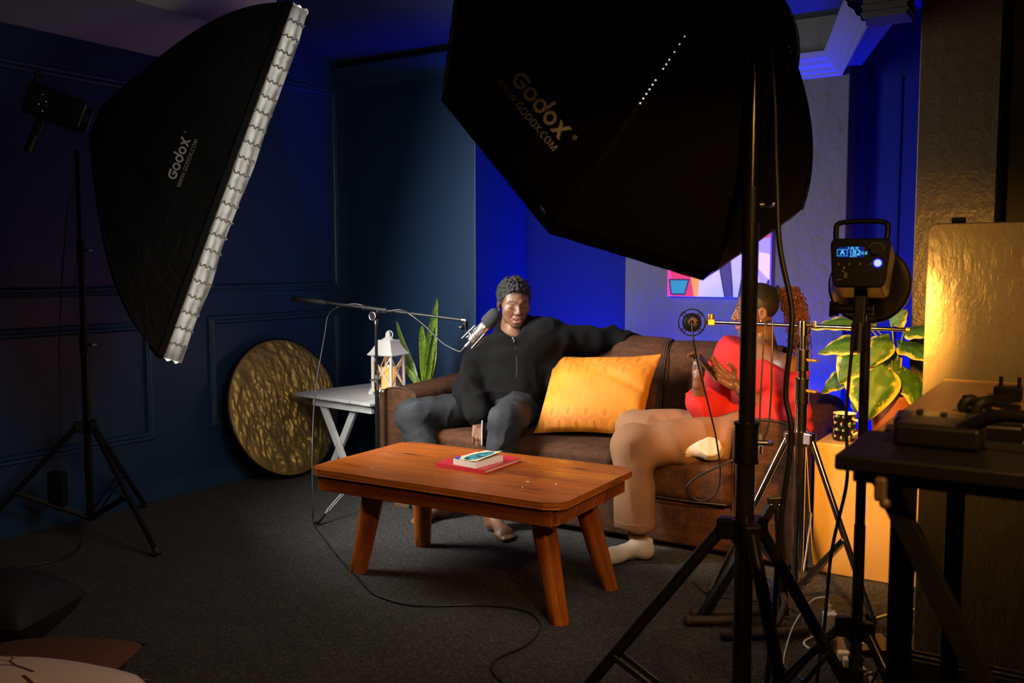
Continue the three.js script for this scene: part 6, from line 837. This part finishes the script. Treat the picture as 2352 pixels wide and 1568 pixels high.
// ---------------------------------------------------------------- folding guitar stand and floor clutter
{
  const t = thing('guitar_stand', 'folded black guitar stand with padded arms leaning by the sofa corner', 'guitar stand', [-1.0, 0, -3.2]), top = V(-0.945, 0.4, -3.29);
  mesh('leg', beam(top.clone().add(V(-0.01, -0.01, 0.01)), V(-1.13, 0.012, -3.05), 0.022, 0.036), M.black, t); mesh('leg', beam(top.clone().add(V(0.012, -0.01, 0)), V(-0.89, 0.012, -3.24), 0.024, 0.03), M.black, t);
  const hg = mesh('hinge', rbox(0.055, 0.055, 0.03, 0.008, top.toArray(), [0, 0.5, 0.1]), M.blackPlastic, t); for (const s of [-1, 1]) mesh('screw', ball(0.0045, top.clone().add(V(0.012 * s + 0.008, 0, 0.022 - 0.007 * s)).toArray()), M.chrome, hg);
  const sp = mesh('spreader', beam(V(-1.0, 0.21, -3.2), V(-0.91, 0.19, -3.26), 0.008, 0.012), M.black, t); for (const p of [[-0.925, 0.197, -3.24], [-0.912, 0.175, -3.245]]) mesh('bolt', ball(0.005, p), M.chrome, sp);
  const fm = mat(0.03, 0.018, 0.012, 0.7);
  for (const [a, b, m2] of [[[-1.16, 0.022, -3.07], [-1.05, 0.024, -3.14], [-0.97, 0.024, -3.2]], [[-1.15, 0.022, -2.99], [-1.06, 0.024, -3.04], [-0.98, 0.024, -3.1]], [[-1.0, 0.02, -2.94], [-0.88, 0.022, -3.02], [-0.78, 0.022, -3.11]]]) mesh('padded_arm', [tube([a, b, m2], 0.016, 24, 12), ball(0.02, a), ball(0.016, m2)], fm, t);
  mesh('yoke', tube([[-0.98, 0.024, -3.1], [-0.99, 0.022, -3.02], [-0.93, 0.024, -2.98], [-0.87, 0.04, -3.06], [-0.86, 0.09, -3.13], [-0.885, 0.1, -3.2]], 0.011, 40, 10), fm, t);
  mesh('strap', grid(20, 1, (u, v) => [lerp(-1.0, -0.9, u), 0.02 + 0.05 * Math.sin(u * 3.1), lerp(-3.05, -3.2, u) + 0.05 * v]), mat(0.02, 0.014, 0.01, 0.8, { side: THREE.DoubleSide }), t);
  const wp = M.whitePlastic, ch = thing('phone_charger', 'white charger brick standing upright on the black power strip', 'charger', [-0.68, 0.035, -3.06]);
  mesh('brick', rbox(0.042, 0.085, 0.036, 0.005, [-0.69, 0.0805, -3.06], [0.1, 0.5, 0.06]), wp, ch); mesh('usb_plug', rbox(0.014, 0.022, 0.01, 0.002, [-0.695, 0.133, -3.065], [0, 0.5, 0]), wp, ch);
  mesh('cord', tube([[-0.695, 0.142, -3.066], [-0.705, 0.165, -3.07], [-0.75, 0.15, -3.05], [-0.79, 0.08, -3.0], [-0.8, 0.004, -2.93], [-0.77, 0.004, -2.8], [-0.74, 0.004, -2.6]], 0.0026, 80, 6), wp, ch);
  const ps = thing('power_strip', 'black power strip on the carpet holding white plugs', 'power strip', [-0.64, 0, -2.99]); mesh('body', rbox(0.055, 0.034, 0.26, 0.006, [-0.64, 0.017, -2.98], [0, 0.35, 0]), M.blackPlastic, ps);
  for (const [x, z] of [[-0.61, -2.9], [-0.585, -2.86]]) { const p = thing('plug', x < -0.6 ? 'white plug in the power strip, farther from the camera' : 'white plug in the power strip, nearest the camera', 'plug', [x, 0.035, z]); mesh('body', rbox(0.036, 0.03, 0.03, 0.006, [x, 0.0505, z], [0, 0.35, 0]), wp, p); mesh('cord', tube([[x + 0.015, 0.05, z], [x + 0.06, 0.04, z + 0.02], [x + 0.09, 0.004, z + 0.05], [x + 0.07, 0.004, z + 0.15], [x + 0.02, 0.004, z + 0.3]], 0.0032, 50, 6), wp, p); }
  const hd = thing('hard_drive', 'flat black box with a white sticker on the carpet by the low wall', 'drive', [-0.57, 0, -3.12]); mesh('case', rbox(0.12, 0.02, 0.15, 0.004, [-0.575, 0.01, -3.14], [0, 0.5, 0]), M.blackPlastic, hd); mesh('sticker', rbox(0.05, 0.0008, 0.03, 0.0003, [-0.6, 0.0206, -3.12], [0, 0.5, 0]), wp, hd);
  solo('white_cable', tube([[-0.47, 0.005, -3.62], [-0.56, 0.005, -3.5], [-0.62, 0.005, -3.38], [-0.66, 0.005, -3.25], [-0.74, 0.005, -3.15], [-0.77, 0.005, -3.05], [-0.72, 0.005, -3.0], [-0.69, 0.005, -3.05]], 0.0042, 90, 7), wp, 'white cable curling over the carpet from behind the low wall', 'cable');
  const bl = mat(0.01, 0.05, 0.4, 0.4); solo('network_cable', tube([[-1.2, 0.004, -3.4], [-1.16, 0.03, -3.46], [-1.08, 0.05, -3.5], [-1.0, 0.045, -3.46], [-0.97, 0.005, -3.36], [-0.9, 0.005, -3.2], [-0.86, 0.005, -3.05], [-0.82, 0.005, -2.9], [-0.72, 0.005, -2.78], [-0.62, 0.005, -2.72]], 0.0034, 100, 6), bl, 'blue network cable lying on the carpet behind the guitar stand', 'cable');
  solo('carpet_cable', tube([[-1.3, 0.004, -3.42], [-1.2, 0.004, -3.32], [-1.1, 0.004, -3.33], [-0.95, 0.004, -3.36], [-0.85, 0.004, -3.3], [-0.8, 0.004, -3.15]], 0.003, 60, 6), M.cable, 'thin black cable on the carpet beneath the chrome stand', 'cable');
}
// ---------------------------------------------------------------- things in the near left corner
{
  const cv = document.createElement('canvas'); cv.width = cv.height = 512; const g = cv.getContext('2d'); g.fillStyle = '#d8c3b4'; g.fillRect(0, 0, 512, 512); g.strokeStyle = '#5a2a1c'; g.lineCap = 'round';
  const br = (x, y, a, l, w, n) => { const X = x + Math.cos(a) * l, Y = y + Math.sin(a) * l; g.lineWidth = w; g.beginPath(); g.moveTo(x, y); g.lineTo(X, Y); g.stroke(); if (n) { br(X, Y, a + rr(0.2, 0.8), l * 0.75, w * 0.7, n - 1); br(X, Y, a - rr(0.2, 0.8), l * 0.75, w * 0.7, n - 1); } else { g.fillStyle = rnd() < 0.5 ? '#b4442c' : '#7a3020'; g.beginPath(); g.ellipse(X, Y, 14, 8, a, 0, 7); g.fill(); } };
  for (let k = 0; k < 6; k++) br(rr(40, 470), rr(40, 470), rr(0, 6), 70, 12, 4);
  const ct = new THREE.CanvasTexture(cv); ct.colorSpace = THREE.SRGBColorSpace;
  const pill = (c, w, d, h, ry, rz) => { const mk = s => xf(grid(20, 20, (u, v) => [(u - 0.5) * w, s * h * Math.pow(Math.sin(u * Math.PI) * Math.sin(v * Math.PI), 0.4), (v - 0.5) * d]), c, [0, ry, rz]); return [mk(1), mk(-1)]; };
  const t = thing('floor_cushion', 'pale cushion with dark branch print in the near left corner', 'cushion', [-2.5, 0, -1.5]); const P = pill([-2.36, 0.1, -1.3], 0.52, 0.42, 0.085, 0.55, -0.1); mesh('cover', P, new THREE.MeshStandardMaterial({ map: ct, roughness: 0.9, side: THREE.DoubleSide }), t);
  solo('brown_cushion', pill([-2.58, 0.07, -1.46], 0.5, 0.42, 0.065, 0.5, 0.04), mat(0.1, 0.035, 0.016, 0.9, { side: THREE.DoubleSide }), 'brown cushion tucked behind the branch-print cushion at the bottom left', 'cushion');
  solo('black_bag', pill([-3.02, 0.13, -1.62], 0.4, 0.34, 0.125, 0.4, 0), mat(0.006, 0.006, 0.006, 0.7, { side: THREE.DoubleSide }), 'black bag in shadow at the left edge of the carpet', 'bag');
}
renderer.render(scene, camera);
